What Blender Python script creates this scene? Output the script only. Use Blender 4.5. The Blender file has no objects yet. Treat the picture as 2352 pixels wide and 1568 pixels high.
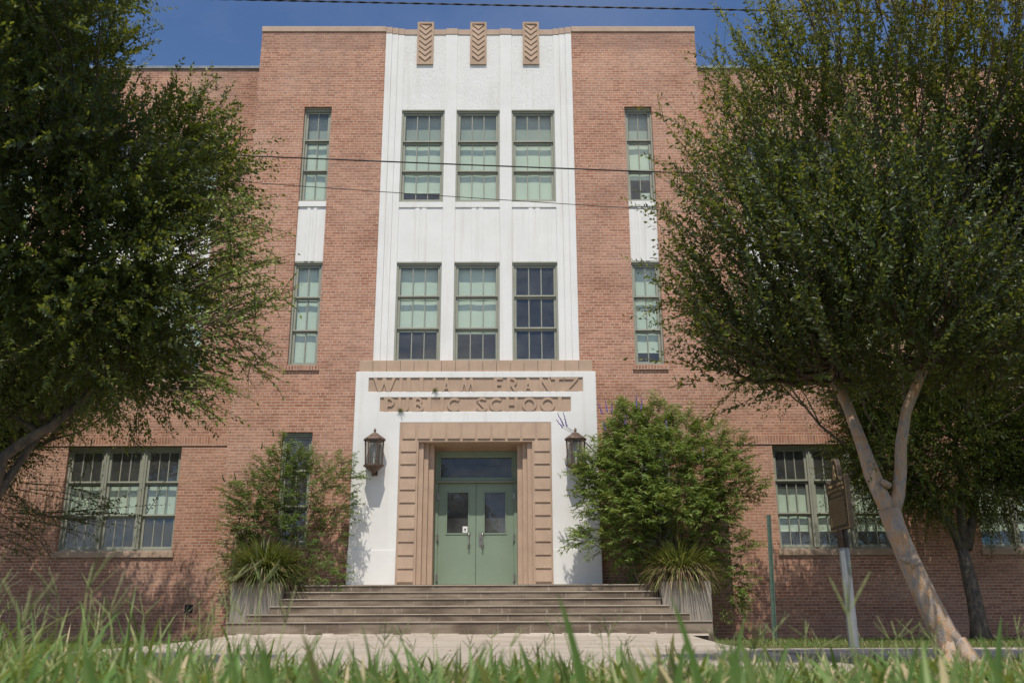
import bpy, bmesh, math, random
import numpy as np
from mathutils import Vector, Matrix
S = bpy.context.scene
COL = S.collection
R = math.radians

# ------------------------------------------------------------------ camera
F_, PITCH, ROLL, YAW, CAMX, CAMD, EYE = 2159.65, .294909, -.0039342, .0066895, .7643, 23.3, .28
fw = Vector((math.sin(YAW)*math.cos(PITCH), math.cos(YAW)*math.cos(PITCH), math.sin(PITCH)))
r0 = Vector((math.cos(YAW), -math.sin(YAW), 0)); u0 = r0.cross(fw)
rt = math.cos(ROLL)*r0 + math.sin(ROLL)*u0
up = -math.sin(ROLL)*r0 + math.cos(ROLL)*u0
cam = bpy.data.cameras.new('camera'); co = bpy.data.objects.new('camera', cam); COL.objects.link(co)
co.matrix_world = Matrix((rt, up, -fw)).transposed().to_4x4()
co.location = (CAMX, -CAMD, EYE)
cam.sensor_width = 36; cam.lens = 36*F_/2352
cam.clip_start = .02; cam.clip_end = 3000
cam.dof.use_dof = True; cam.dof.focus_distance = 23.5; cam.dof.aperture_fstop = 7.5
S.camera = co

def at(x, y, Y):
    """the point at depth Y seen at pixel x,y of a 2352 px wide picture"""
    v = fw*F_ + rt*(x-1176) + up*(784-y)
    t = (CAMD+Y)/v.y
    return Vector((CAMX+v.x*t, Y, EYE+v.z*t))

# ------------------------------------------------------------------ sky, sun, exposure
SUN_EL = 63
W = bpy.data.worlds.new('World'); S.world = W; W.use_nodes = True
nt = W.node_tree; nt.nodes.clear()
sky = nt.nodes.new('ShaderNodeTexSky'); sky.sky_type = 'NISHITA'; sky.sun_disc = False
sky.sun_elevation = R(SUN_EL); sky.sun_rotation = R(180)
sky.altitude = 2600; sky.air_density = 1.0; sky.dust_density = .05; sky.ozone_density = 6.5
bg = nt.nodes.new('ShaderNodeBackground'); bg.inputs['Strength'].default_value = .15
wo = nt.nodes.new('ShaderNodeOutputWorld')
# clouds added for neutral fill light, thick overhead and to the south (behind the viewer), a few wisps in the north
def wn(kind, **kw):
    n = nt.nodes.new('ShaderNode'+kind)
    for k, v in kw.items(): setattr(n, k, v)
    return n
def wm(op, a, b):
    n = wn('Math', operation=op)
    for i, v in enumerate((a, b)):
        if isinstance(v, (int, float)): n.inputs[i].default_value = v
        else: nt.links.new(v, n.inputs[i])
    return n.outputs[0]
tc = wn('TexCoord'); sx = wn('SeparateXYZ'); nt.links.new(tc.outputs['Generated'], sx.inputs[0])
den = wm('ADD', wm('ABSOLUTE', sx.outputs[2], 0), .22)
cxy = wn('CombineXYZ'); nt.links.new(wm('DIVIDE', sx.outputs[0], den), cxy.inputs[0]); nt.links.new(wm('DIVIDE', sx.outputs[1], den), cxy.inputs[1])
cn = wn('TexNoise'); cn.inputs['Scale'].default_value = 1.5; cn.inputs['Detail'].default_value = 9; cn.inputs['Roughness'].default_value = .58
nt.links.new(cxy.outputs[0], cn.inputs['Vector'])
mr = wn('MapRange'); mr.inputs['From Min'].default_value = .45; mr.inputs['From Max'].default_value = .60; nt.links.new(cn.outputs[0], mr.inputs['Value'])
ms = wn('MapRange'); ms.inputs['From Min'].default_value = .25; ms.inputs['From Max'].default_value = -.25; ms.inputs['To Min'].default_value = .05; nt.links.new(sx.outputs[1], ms.inputs['Value'])
cf = wm('MULTIPLY', mr.outputs[0], ms.outputs[0])
cmx = wn('Mix', data_type='RGBA'); nt.links.new(cf, cmx.inputs[0]); nt.links.new(sky.outputs[0], cmx.inputs[6]); cmx.inputs[7].default_value = (7.5, 7.4, 7.3, 1)
nt.links.new(cmx.outputs[2], bg.inputs[0]); nt.links.new(bg.outputs[0], wo.inputs[0])
sl = bpy.data.lights.new('sun', 'SUN'); sl.energy = 4.2; sl.angle = R(.53); sl.color = (1, .93, .81)
so = bpy.data.objects.new('sun', sl); COL.objects.link(so)
so.rotation_euler = Vector((-.02, -math.cos(R(SUN_EL)), math.sin(R(SUN_EL)))).to_track_quat('Z', 'Y').to_euler()
S.view_settings.view_transform = 'Standard'; S.view_settings.look = 'None'
S.view_settings.exposure = 0; S.view_settings.gamma = 1
S.cycles.max_bounces = 8; S.cycles.transparent_max_bounces = 24
S.cycles.caustics_reflective = False; S.cycles.caustics_refractive = False

# ------------------------------------------------------------------ node helpers
class NT:
    def __init__(s, name):
        s.m = bpy.data.materials.new(name); s.m.use_nodes = True
        s.t = s.m.node_tree; s.t.nodes.clear()
        s.out = s.n('OutputMaterial')
    def n(s, kind, **kw):
        o = s.t.nodes.new('ShaderNode'+kind)
        for k, v in kw.items(): setattr(o, k, v)
        return o
    def l(s, a, b): s.t.links.new(a, b)
    def math(s, op, a, b=None):
        o = s.n('Math', operation=op)
        for i, v in enumerate((a, b)):
            if v is None: continue
            if isinstance(v, (int, float)): o.inputs[i].default_value = v
            else: s.l(v, o.inputs[i])
        return o.outputs[0]
    def noise(s, vec, scale, detail=4, rough=.55, out=0):
        o = s.n('TexNoise'); o.inputs['Scale'].default_value = scale; o.inputs['Detail'].default_value = detail
        o.inputs['Roughness'].default_value = rough
        if vec is not None: s.l(vec, o.inputs['Vector'])
        return o.outputs[out]
    def ramp(s, fac, stops):
        o = s.n('ValToRGB'); e = o.color_ramp.elements
        while len(e) > len(stops): e.remove(e[-1])
        while len(e) < len(stops): e.new(.5)
        for i, (p, c) in enumerate(stops):
            e[i].position = p; e[i].color = (*c, 1) if len(c) == 3 else c
        s.l(fac, o.inputs[0]); return o.outputs[0]
    def mix(s, fac, a, b, mode='MIX'):
        o = s.n('Mix', data_type='RGBA', blend_type=mode)
        for i, v in ((0, fac), (6, a), (7, b)):
            if isinstance(v, (int, float)): o.inputs[i].default_value = v
            elif isinstance(v, tuple): o.inputs[i].default_value = (*v, 1)
            else: s.l(v, o.inputs[i])
        return o.outputs[2]
    def pos(s): return s.n('NewGeometry').outputs['Position']
    def scaled(s, vec, sc):
        o = s.n('Mapping'); o.inputs['Scale'].default_value = sc; s.l(vec, o.inputs['Vector']); return o.outputs[0]
    def bump(s, h, strength=.4, dist=.01):
        o = s.n('Bump'); o.inputs['Strength'].default_value = strength; o.inputs['Distance'].default_value = dist
        s.l(h, o.inputs['Height']); return o.outputs[0]
    def bsdf(s, col, rough=.8, bump=None, metal=0, spec=.3):
        p = s.n('BsdfPrincipled')
        if isinstance(col, tuple): p.inputs['Base Color'].default_value = (*col, 1)
        else: s.l(col, p.inputs['Base Color'])
        if isinstance(rough, (int, float)): p.inputs['Roughness'].default_value = rough
        else: s.l(rough, p.inputs['Roughness'])
        p.inputs['Metallic'].default_value = metal; p.inputs['Specular IOR Level'].default_value = spec
        if bump is not None: s.l(bump, p.inputs['Normal'])
        s.l(p.outputs[0], s.out.inputs[0]); return p

def plain(name, col, rough=.7, var=.12, scale=6, metal=0, spec=.3, bump=.15, bdist=.004, fine=40):
    t = NT(name); p = t.pos()
    f = t.noise(p, scale, 5, .6)
    lo = tuple(c*(1-var*1.6) for c in col); hi = tuple(min(1, c*(1+var)) for c in col)
    c = t.ramp(f, [(.25, lo), (.75, hi)])
    t.bsdf(c, rough, t.bump(t.noise(p, fine, 3), bump, bdist), metal, spec)
    return t.m

def brick_mat(name, soldier=False):
    t = NT(name); p = t.pos()
    sp = t.n('SeparateXYZ'); t.l(p, sp.inputs[0])
    u = t.math('ADD', sp.outputs[0], sp.outputs[1]); z = sp.outputs[2]
    cx = t.n('CombineXYZ')
    if soldier: t.l(z, cx.inputs[0]); t.l(u, cx.inputs[1])
    else: t.l(u, cx.inputs[0]); t.l(z, cx.inputs[1])
    wob = t.noise(p, 1.7, 2, .5)
    H, L = .0762, .236
    def bt(w):
        b = t.n('TexBrick'); b.offset = 0 if soldier else .5; b.offset_frequency = 2; b.squash = 1
        i = b.inputs
        i['Scale'].default_value = 1; i['Brick Width'].default_value = w; i['Row Height'].default_value = H
        i['Mortar Size'].default_value = .0078; i['Mortar Smooth'].default_value = .4; i['Bias'].default_value = -.05
        i['Color1'].default_value = (.345, .142, .082, 1); i['Color2'].default_value = (.52, .25, .155, 1)
        i['Mortar'].default_value = (.62, .51, .43, 1)
        t.l(cx.outputs[0], i['Vector']); return b
    a = bt(L)
    if soldier: colr, fac = a.outputs[0], a.outputs[1]
    else:
        b = bt(L/2)
        row = t.math('FLOOR', t.math('DIVIDE', z, H))
        m = t.math('LESS_THAN', t.math('MODULO', t.math('ADD', row, 60), 6), .5)
        colr = t.mix(m, a.outputs[0], b.outputs[0])
        fm = t.n('Mix', data_type='FLOAT'); t.l(m, fm.inputs[0]); t.l(a.outputs[1], fm.inputs[2]); t.l(b.outputs[1], fm.inputs[3])
        fac = fm.outputs[0]
    # weathering: broad pale bloom, dark soot below the copings, per-brick speckle
    big = t.noise(p, .55, 5, .6)
    colr = t.mix(t.math('MULTIPLY', t.ramp(big, [(.42, (0,0,0)), (.72, (1,1,1))]), .40), colr, (.58, .42, .34))
    med = t.noise(t.scaled(p, (1.2, 1.2, 3.6)), 3.5, 5, .7)
    colr = t.mix(.55, colr, t.ramp(med, [(.3, (.60,.56,.54)), (.62, (1.12,1.1,1.08))]), 'MULTIPLY')
    fine = t.noise(p, 60, 3, .6)
    colr = t.mix(.30, colr, t.ramp(fine, [(.3, (.55,.55,.55)), (.7, (1.25,1.25,1.25))]), 'MULTIPLY')
    drift = t.noise(t.scaled(p, (.5, .5, .9)), .9, 6, .6)
    colr = t.mix(.8, colr, t.ramp(drift, [(.32, (.74,.71,.70)), (.5, (1,1,1)), (.7, (1.1,1.1,1.09))]), 'MULTIPLY')
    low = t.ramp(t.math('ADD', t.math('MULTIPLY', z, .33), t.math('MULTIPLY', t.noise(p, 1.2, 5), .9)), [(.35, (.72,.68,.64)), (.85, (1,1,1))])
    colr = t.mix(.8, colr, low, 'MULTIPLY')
    top = t.math('GREATER_THAN', t.math('ADD', z, t.math('MULTIPLY', wob, .5)), 16.35)
    colr = t.mix(t.math('MULTIPLY', top, .3), colr, (.20, .13, .11))
    streak = t.noise(t.scaled(p, (5, 5, .35)), 1.3, 4, .6)
    colr = t.mix(t.math('MULTIPLY', t.ramp(streak, [(.53, (0,0,0)), (.76, (1,1,1))]), .45), colr, (.30, .18, .135))
    colr = t.mix(.10, colr, (.28, .24, .22))
    h = t.math('ADD', t.math('MULTIPLY', fac, -1.0), t.math('MULTIPLY', fine, .35))
    t.bsdf(colr, .9, t.bump(h, .55, .008), 0, .15)
    return t.m

def stucco_mat(name, rough_amt):
    t = NT(name); p = t.pos()
    f = t.noise(p, 1.1, 6, .6); s = t.noise(t.scaled(p, (6, 6, .3)), 1.2, 5, .65)
    c = t.ramp(f, [(.3, (.69,.688,.675)), (.7, (.755,.755,.745))])
    c = t.mix(t.math('MULTIPLY', t.ramp(s, [(.52, (0,0,0)), (.8, (1,1,1))]), .48), c, (.53,.50,.44))
    if rough_amt > 1:
        b = t.bump(t.noise(t.scaled(p, (1.5, 1.5, 1)), 11, 7, .75), .5, .04)
    else:
        b = t.bump(t.noise(p, 7, 6, .7), .25, .012)
    t.bsdf(c, .85, b, 0, .2); return t.m

def stone_mat(name, base):
    t = NT(name); p = t.pos()
    f = t.noise(p, 2.2, 6, .6); g = t.noise(t.scaled(p, (9, 9, 1.2)), 2, 5, .6); sp = t.noise(p, 90, 2, .6)
    c = t.ramp(f, [(.3, tuple(k*.86 for k in base)), (.72, tuple(k*1.08 for k in base))])
    c = t.mix(t.math('MULTIPLY', t.ramp(g, [(.5, (0,0,0)), (.8, (1,1,1))]), .4), c, tuple(k*.72 for k in base))
    c = t.mix(.25, c, t.ramp(sp, [(.35, (.6,.6,.6)), (.65, (1.2,1.2,1.2))]), 'MULTIPLY')
    t.bsdf(c, .88, t.bump(sp, .3, .003), 0, .2); return t.m

def concrete_mat(name, base, dark, amt, sx=(1.1, 1.1, .5)):
    t = NT(name); p = t.pos()
    f = t.noise(t.scaled(p, sx), 1.4, 7, .68); g = t.noise(t.scaled(p, (3, 3, 2)), 1.6, 5, .7); sp = t.noise(p, 70, 3, .6)
    c = t.mix(t.math('MULTIPLY', t.ramp(f, [(.38, (1,1,1)), (.62, (0,0,0))]), amt), base, dark)
    c = t.mix(t.math('MULTIPLY', t.ramp(g, [(.52, (0,0,0)), (.75, (1,1,1))]), amt*.6), c, tuple(k*.75 for k in dark))
    c = t.mix(.35, c, t.ramp(sp, [(.32, (.55,.55,.55)), (.66, (1.2,1.2,1.2))]), 'MULTIPLY')
    t.bsdf(c, .92, t.bump(t.math('ADD', sp, t.math('MULTIPLY', g, 1.5)), .35, .005), 0, .15); return t.m

def step_mat():
    t = NT('step_concrete'); p = t.pos()
    sp3 = t.n('SeparateXYZ'); t.l(p, sp3.inputs[0])
    # traffic-blackened risers with pale scrubbed areas and runs of lime
    f = t.noise(t.scaled(p, (.55, .9, 2.4)), 1.6, 6, .62)
    st = t.noise(t.scaled(p, (9, 3, 1.0)), 1.3, 5, .7); sp = t.noise(p, 60, 4, .65)
    nrm = t.n('SeparateXYZ'); t.l(t.n('NewGeometry').outputs['True Normal'], nrm.inputs[0])
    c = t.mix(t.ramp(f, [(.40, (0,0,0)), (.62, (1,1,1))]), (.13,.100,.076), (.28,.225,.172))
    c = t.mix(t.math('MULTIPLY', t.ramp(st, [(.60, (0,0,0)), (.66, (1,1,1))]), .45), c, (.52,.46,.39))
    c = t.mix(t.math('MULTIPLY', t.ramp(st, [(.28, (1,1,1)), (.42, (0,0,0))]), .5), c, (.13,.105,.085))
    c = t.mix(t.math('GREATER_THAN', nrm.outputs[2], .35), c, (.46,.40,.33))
    c = t.mix(.4, c, t.ramp(sp, [(.32, (.55,.55,.55)), (.66, (1.2,1.2,1.2))]), 'MULTIPLY')
    t.bsdf(c, .92, t.bump(sp, .4, .006), 0, .15); return t.m

def leaf_mat(name, stops, trans=.35, rough=.45, spec=.45):
    t = NT(name)
    a = t.n('Attribute', attribute_name='tone')
    c = t.ramp(a.outputs['Fac'], stops)
    p = t.n('BsdfPrincipled'); t.l(c, p.inputs['Base Color']); p.inputs['Roughness'].default_value = rough
    p.inputs['Specular IOR Level'].default_value = spec
    tr = t.n('BsdfTranslucent'); t.l(t.mix(.5, c, (.42, .46, .04)), tr.inputs['Color'])
    m = t.n('MixShader'); m.inputs[0].default_value = trans
    t.l(p.outputs[0], m.inputs[1]); t.l(tr.outputs[0], m.inputs[2]); t.l(m.outputs[0], t.out.inputs[0])
    return t.m

def glass_mat(name, tint, rough=.0, refl=1.0, dust=.075):
    t = NT(name)
    tr = t.n('BsdfTransparent'); tr.inputs[0].default_value = (*tint, 1)
    gl = t.n('BsdfGlossy'); gl.inputs['Roughness'].default_value = rough
    bp = t.bump(t.noise(t.pos(), 1.6, 2), .12, .02); t.l(bp, gl.inputs['Normal'])
    fr = t.n('Fresnel'); bf = t.n('NewGeometry').outputs['Backfacing']
    t.l(t.math('SUBTRACT', 1.52, t.math('MULTIPLY', bf, 1.52-1/1.52)), fr.inputs[0])
    m = t.n('MixShader'); t.l(t.math('MULTIPLY', fr.outputs[0], 1.9*refl), m.inputs[0])
    t.l(tr.outputs[0], m.inputs[1]); t.l(gl.outputs[0], m.inputs[2])
    du = t.n('BsdfDiffuse'); du.inputs[0].default_value = (.62, .63, .62, 1)     # dust on the pane
    m2 = t.n('MixShader'); t.l(t.math('MULTIPLY', t.noise(t.pos(), 2.5, 4), dust*2), m2.inputs[0])
    t.l(m.outputs[0], m2.inputs[1]); t.l(du.outputs[0], m2.inputs[2]); t.l(m2.outputs[0], t.out.inputs[0])
    return t.m

M = {}
M['brick'] = brick_mat('red_brick'); M['soldier'] = brick_mat('soldier_brick', True)
M['stucco'] = stucco_mat('white_stucco', 1); M['roughcast'] = stucco_mat('white_roughcast', 2)
M['stone'] = stone_mat('tan_cast_stone', (.46, .335, .25))
M['coping'] = stone_mat('pale_coping', (.48, .36, .285))
M['sage'] = plain('sage_paint', (.31, .317, .262), .5, .08, 3)
M['door'] = plain('green_door_paint', (.205, .268, .198), .5, .05, 1.5, bump=.05)
M['glass'] = glass_mat('window_glass', (.84, .93, .87))
M['doorglass'] = glass_mat('door_glass', (.16, .19, .20), 0, .6, .10)
M['lampglass'] = glass_mat('lantern_glass', (.80, .80, .76), .1, .7, .12)
M['blind'] = plain('roller_blind', (.78, .80, .72), .9, .05, 2)
M['greypanel'] = plain('grey_panel', (.46, .47, .44), .9, .1, 1)
M['dark'] = plain('interior_plaster', (.42, .40, .37), .9, .1, 1)
M['bronze'] = plain('lantern_bronze', (.135, .088, .068), .55, .3, 14, .3, .4)
M['steel'] = plain('brushed_steel', (.38, .36, .32), .35, .1, 30, .9)
M['flash'] = plain('grey_metal_flashing', (.21, .235, .255), .5, .25, 2, .3)
M['roof'] = plain('roof_gravel', (.3, .29, .27), .9, .2, 5)
M['candle'] = plain('candle_bulb', (.8, .78, .7), .4, .03)
M['brass'] = plain('plaque_gold', (.27, .195, .10), .45, .2, 30, .4)
M['plaque'] = plain('plaque_brown', (.033, .022, .014), .5, .3, 12, .2)
M['galv'] = plain('galvanised_post', (.26, .27, .28), .5, .05, 12, .25)
M['greenpost'] = plain('green_post_paint', (.085, .135, .105), .6, .2, 10)
M['cable'] = plain('cable_rubber', (.02, .02, .022), .5, .2, 20)
M['planter'] = concrete_mat('planter_concrete', (.37, .33, .28), (.22, .19, .155), .6, (.6, .6, .6))
M['walk'] = concrete_mat('walk_concrete', (.46, .405, .345), (.33, .28, .23), .75, (.6, .6, .6))
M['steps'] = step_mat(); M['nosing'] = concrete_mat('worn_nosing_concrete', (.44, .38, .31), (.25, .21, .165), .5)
M['paver'] = brick_mat('brick_paver')
M['paper'] = plain('white_paper', (.75, .75, .72), .8, .03)
M['ink'] = plain('dark_ink', (.06, .05, .05), .8, .03)
M['bluebag'] = plain('blue_plastic', (.03, .22, .40), .4, .3, 9)

# ------------------------------------------------------------------ object helpers
def link(name, me, parent=None):
    o = bpy.data.objects.new(name, me); COL.objects.link(o)
    if parent is not None:
        o.parent = parent; o.matrix_parent_inverse = parent.matrix_world.inverted()
    return o
def tag(o, label=None, cat=None, group=None, kind=None):
    if label: o['label'] = label
    if cat: o['category'] = cat
    if group: o['group'] = group
    if kind: o['kind'] = kind
    return o
def empty(name, loc, label, cat, group=None):
    o = bpy.data.objects.new(name, None); COL.objects.link(o); o.location = loc
    o.empty_display_size = .2
    o.matrix_world = Matrix.Translation(loc)
    return tag(o, label, cat, group)

class MB:
    def __init__(s): s.v = []; s.f = []
    def add(s, vs, fs):
        b = len(s.v); s.v += [tuple(v) for v in vs]; s.f += [tuple(i+b for i in f) for f in fs]; return s
    def box(s, x0, x1, y0, y1, z0, z1):
        vs = [(x, y, z) for z in (z0, z1) for y in (y0, y1) for x in (x0, x1)]
        return s.add(vs, [(0,2,3,1), (4,5,7,6), (0,1,5,4), (1,3,7,5), (3,2,6,7), (2,0,4,6)])
    def hexa(s, b, t):     # two quads, bottom and top, same order (counter-clockwise from above)
        return s.add(list(b)+list(t), [(3,2,1,0), (4,5,6,7), (0,1,5,4), (1,2,6,5), (2,3,7,6), (3,0,4,7)])
    def prism(s, poly, y0, y1):   # poly in x,z counter-clockwise seen from -Y
        n = len(poly)
        vs = [(x, y0, z) for x, z in poly] + [(x, y1, z) for x, z in poly]
        fs = [tuple(range(n)), tuple(range(2*n-1, n-1, -1))]
        fs += [(i, i+n, (i+1) % n+n, (i+1) % n) for i in range(n)]
        return s.add(vs, fs)
    def prismx(s, poly, x0, x1):  # poly in y,z
        n = len(poly)
        vs = [(x0, y, z) for y, z in poly] + [(x1, y, z) for y, z in poly]
        fs = [tuple(range(n-1, -1, -1)), tuple(range(n, 2*n))]
        fs += [(i, (i+1) % n, (i+1) % n+n, i+n) for i in range(n)]
        return s.add(vs, fs)
    def tube(s, pts, rad, n=8, cap=True):
        pts = [Vector(p) for p in pts]; k = len(pts)
        if isinstance(rad, (int, float)): rad = [rad]*k
        ref = Vector((.31, .77, .55)); vs = []; fs = []
        d0 = (pts[1]-pts[0]).normalized(); side = d0.cross(ref).normalized()
        for i, p in enumerate(pts):
            d = (pts[min(i+1, k-1)]-pts[max(i-1, 0)]).normalized()
            side = (side-d*side.dot(d)).normalized(); o = d.cross(side)
            vs += [p+(side*math.cos(a)+o*math.sin(a))*rad[i] for a in (2*math.pi*j/n for j in range(n))]
        for i in range(k-1):
            for j in range(n):
                fs.append((i*n+j, i*n+(j+1) % n, (i+1)*n+(j+1) % n, (i+1)*n+j))
        if cap: fs += [tuple(range(n-1, -1, -1)), tuple(range((k-1)*n, k*n))]
        return s.add(vs, fs)
    def lathe(s, prof, c, n=16, rot=0):
        cx, cy, cz = c; k = len(prof); vs = []; fs = []
        for r, z in prof:
            vs += [(cx+r*math.cos(rot+2*math.pi*j/n), cy+r*math.sin(rot+2*math.pi*j/n), cz+z) for j in range(n)]
        for i in range(k-1):
            for j in range(n): fs.append((i*n+j, i*n+(j+1) % n, (i+1)*n+(j+1) % n, (i+1)*n+j))
        fs += [tuple(range(n-1, -1, -1)), tuple(range((k-1)*n, k*n))]
        return s.add(vs, fs)
    def wall(s, x0, x1, z0, z1, y0, y1, holes=()):
        """wall slab with rectangular openings (xa, xb, za, zb) cut clean through"""
        xs = sorted({x0, x1, *[h[0] for h in holes], *[h[1] for h in holes]})
        zs = sorted({z0, z1, *[h[2] for h in holes], *[h[3] for h in holes]})
        xs = [x for x in xs if x0 <= x <= x1]; zs = [z for z in zs if z0 <= z <= z1]
        nx, nz = len(xs)-1, len(zs)-1
        def solid(i, j):
            if not (0 <= i < nx and 0 <= j < nz): return False
            cx, cz = (xs[i]+xs[i+1])/2, (zs[j]+zs[j+1])/2
            return not any(h[0] < cx < h[1] and h[2] < cz < h[3] for h in holes)
        for i in range(nx):
            for j in range(nz):
                if not solid(i, j): continue
                a, b, c, d = xs[i], xs[i+1], zs[j], zs[j+1]
                s.add([(a,y0,c), (b,y0,c), (b,y0,d), (a,y0,d)], [(0,1,2,3)])
                s.add([(a,y1,c), (b,y1,c), (b,y1,d), (a,y1,d)], [(3,2,1,0)])
                if not solid(i-1, j): s.add([(a,y0,c), (a,y0,d), (a,y1,d), (a,y1,c)], [(0,1,2,3)])
                if not solid(i+1, j): s.add([(b,y0,c), (b,y1,c), (b,y1,d), (b,y0,d)], [(0,1,2,3)])
                if not solid(i, j-1): s.add([(a,y0,c), (a,y1,c), (b,y1,c), (b,y0,c)], [(0,1,2,3)])
                if not solid(i, j+1): s.add([(a,y0,d), (b,y0,d), (b,y1,d), (a,y1,d)], [(0,1,2,3)])
        return s
    def build(s, name, mat, parent=None, bevel=0, smooth=False, segs=1):
        me = bpy.data.meshes.new(name); me.from_pydata(s.v, [], s.f); me.update()
        if bevel:
            bm = bmesh.new(); bm.from_mesh(me)
            bmesh.ops.remove_doubles(bm, verts=bm.verts, dist=1e-5)
            bmesh.ops.bevel(bm, geom=[e for e in bm.edges if len(e.link_faces) == 2 and e.calc_face_angle(0) > .5],
                            offset=bevel, segments=segs, affect='EDGES', clamp_overlap=True)
            bm.to_mesh(me); bm.free()
        if smooth: me.polygons.foreach_set('use_smooth', [True]*len(me.polygons))
        me.materials.append(mat)
        return link(name, me, parent)

def text_mesh(body, size, depth, name, mat, parent, M4):
    cu = bpy.data.curves.new(name, 'FONT'); cu.body = body; cu.size = size; cu.extrude = depth
    cu.align_x = 'CENTER'; cu.resolution_u = 3
    to = bpy.data.objects.new('t', cu); COL.objects.link(to)
    dg = bpy.context.evaluated_depsgraph_get()
    me = bpy.data.meshes.new_from_object(to.evaluated_get(dg))
    bpy.data.objects.remove(to); me.transform(M4); me.name = name
    me.materials.clear(); me.materials.append(mat)
    return link(name, me, parent)

# ------------------------------------------------------------------ ground and paving
def gz(x, y):
    """height of the ground"""
    def ss(a, b, t):
        t = np.clip((t-a)/(b-a), 0, 1); return t*t*(3-2*t)
    z = -.02*ss(-9, -13, -y*-1)*0
    z = -.02*(1-ss(-14, -9, y))
    z = z + .17*(1-ss(-21.2, -18.0, y)) - .15*(1-ss(-26.2, -25.2, y))
    return z + .035*(1-ss(-1.4, .6, x))*(1-ss(-20.8, -18.5, y))
def wz(y): return .12+(.02-.12)*min(1, max(0, (-3-y)/4)) + (-.05)*min(1, max(0, (-7-y)/9))

def ground_mat():
    t = NT('lawn_soil'); p = t.pos()
    f = t.noise(p, .5, 6, .65); g = t.noise(p, 9, 6, .7); h = t.noise(p, 160, 3, .7)
    c = t.ramp(g, [(.28, (.05,.065,.022)), (.5, (.10,.115,.038)), (.75, (.23,.20,.10))])
    c = t.mix(t.math('MULTIPLY', t.ramp(f, [(.5, (0,0,0)), (.66, (1,1,1))]), .8), c, (.26,.20,.105))
    c = t.mix(.6, c, t.ramp(h, [(.3, (.35,.35,.35)), (.7, (1.5,1.5,1.5))]), 'MULTIPLY')
    t.bsdf(c, .95, t.bump(t.math('ADD', h, g), .8, .03), 0, .1); return t.m
M['lawn'] = ground_mat()
xs = np.concatenate([[-400,-120,-50,-25], np.arange(-14, 14.1, .5), [25,50,120,400]])
ys = np.concatenate([[-400,-120,-60,-35,-28], np.arange(-26, 4.1, .4), [10,30,80,200,500]])
X, Y = np.meshgrid(xs, ys)
Z = gz(X, Y)+np.where((np.abs(X) < 14) & (Y > -26), .012*np.sin(X*2.1+Y)*np.cos(Y*1.7), 0)
Z = Z-np.where((X > -5.0) & (X < 4.2) & (Y < -2) & (Y > -17.6), .06, 0)-.02
vs = np.stack([X, Y, Z], -1).reshape(-1, 3); nx = len(xs)
fs = [(j*nx+i, j*nx+i+1, (j+1)*nx+i+1, (j+1)*nx+i) for j in range(len(ys)-1) for i in range(nx-1)]
me = bpy.data.meshes.new('ground'); me.from_pydata(vs.tolist(), [], fs); me.materials.append(M['lawn'])
me.polygons.foreach_set('use_smooth', [True]*len(me.polygons))
tag(link('ground', me), kind='structure')

def strip(mb, x0a, x1a, x0b, x1b, ya, yb, za, zb, th=.15):
    # paving slab running from (near) ya to (far) yb
    mb.hexa([(x0a,ya,za-th), (x1a,ya,za-th), (x1b,yb,zb-th), (x0b,yb,zb-th)], [(x0a,ya,za), (x1a,ya,za), (x1b,yb,zb), (x0b,yb,zb)])
pw = MB()
for a, b in ((-3.02, -5.0), (-5.01, -7.6), (-7.61, -10.2), (-10.21, -12.3), (-12.31, -14.4), (-14.41, -16.5)):
    wl = lambda y: -5.05+.02*(-3-y); wr = lambda y: 4.55-.075*(-3-y)
    strip(pw, wl(b), wr(b), wl(a), wr(a), b, a, wz(b), wz(a))
tag(pw.build('entrance_path', M['walk'], None, .008), kind='structure')
sw = MB()
for s, e in ((4.02, 26),):
    x = s
    while x < e-.1:
        x2 = min(e, x+1.6); strip(sw, x, x2-.012, x, x2-.012, -13.4, -10.4, -.004+.006, .006); x = x2
tag(sw.build('sidewalk', M['walk'], None, .006), kind='structure')
bs = MB().hexa([(-4.6,-17.55,-.2), (3.35,-17.55,-.2), (3.45,-16.72,-.2), (-4.6,-16.72,-.2)], [(-4.6,-17.55,-.045), (3.35,-17.55,-.045), (3.45,-16.72,-.045), (-4.6,-16.72,-.045)])
def paver_mat():
    t = NT('dark_red_paver'); p = t.pos()
    b = t.n('TexBrick'); b.inputs['Scale'].default_value = 1; b.inputs['Brick Width'].default_value = .2; b.inputs['Row Height'].default_value = .1
    b.inputs['Mortar Size'].default_value = .005; b.inputs['Color1'].default_value = (.13,.06,.055,1); b.inputs['Color2'].default_value = (.2,.09,.075,1); b.inputs['Mortar'].default_value = (.15,.12,.1,1)
    t.l(p, b.inputs['Vector'])
    c = t.mix(.4, b.outputs[0], t.ramp(t.noise(p, 25, 4), [(.3, (.5,.5,.5)), (.7, (1.3,1.3,1.3))]), 'MULTIPLY')
    t.bsdf(c, .85, t.bump(b.outputs[1], -.4, .005)); return t.m
tag(bs.build('brick_paving', paver_mat()), kind='structure')
kb = MB()
kb.hexa([(3.36,-17.55,-.2), (5.3,-17.1,-.2), (5.32,-16.95,-.2), (3.46,-17.35,-.2)], [(3.36,-17.55,-.02), (5.3,-17.1,-.01), (5.32,-16.95,-.01), (3.46,-17.35,-.02)])
kb.hexa([(-4.6,-16.715,-.2), (3.46,-16.715,-.2), (3.46,-16.51,-.2), (-4.6,-16.51,-.2)], [(-4.6,-16.715,-.03), (3.46,-16.715,-.03), (3.46,-16.51,-.03), (-4.6,-16.51,-.03)])
tag(kb.build('concrete_edging', M['walk'], None, .008), kind='structure')

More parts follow.
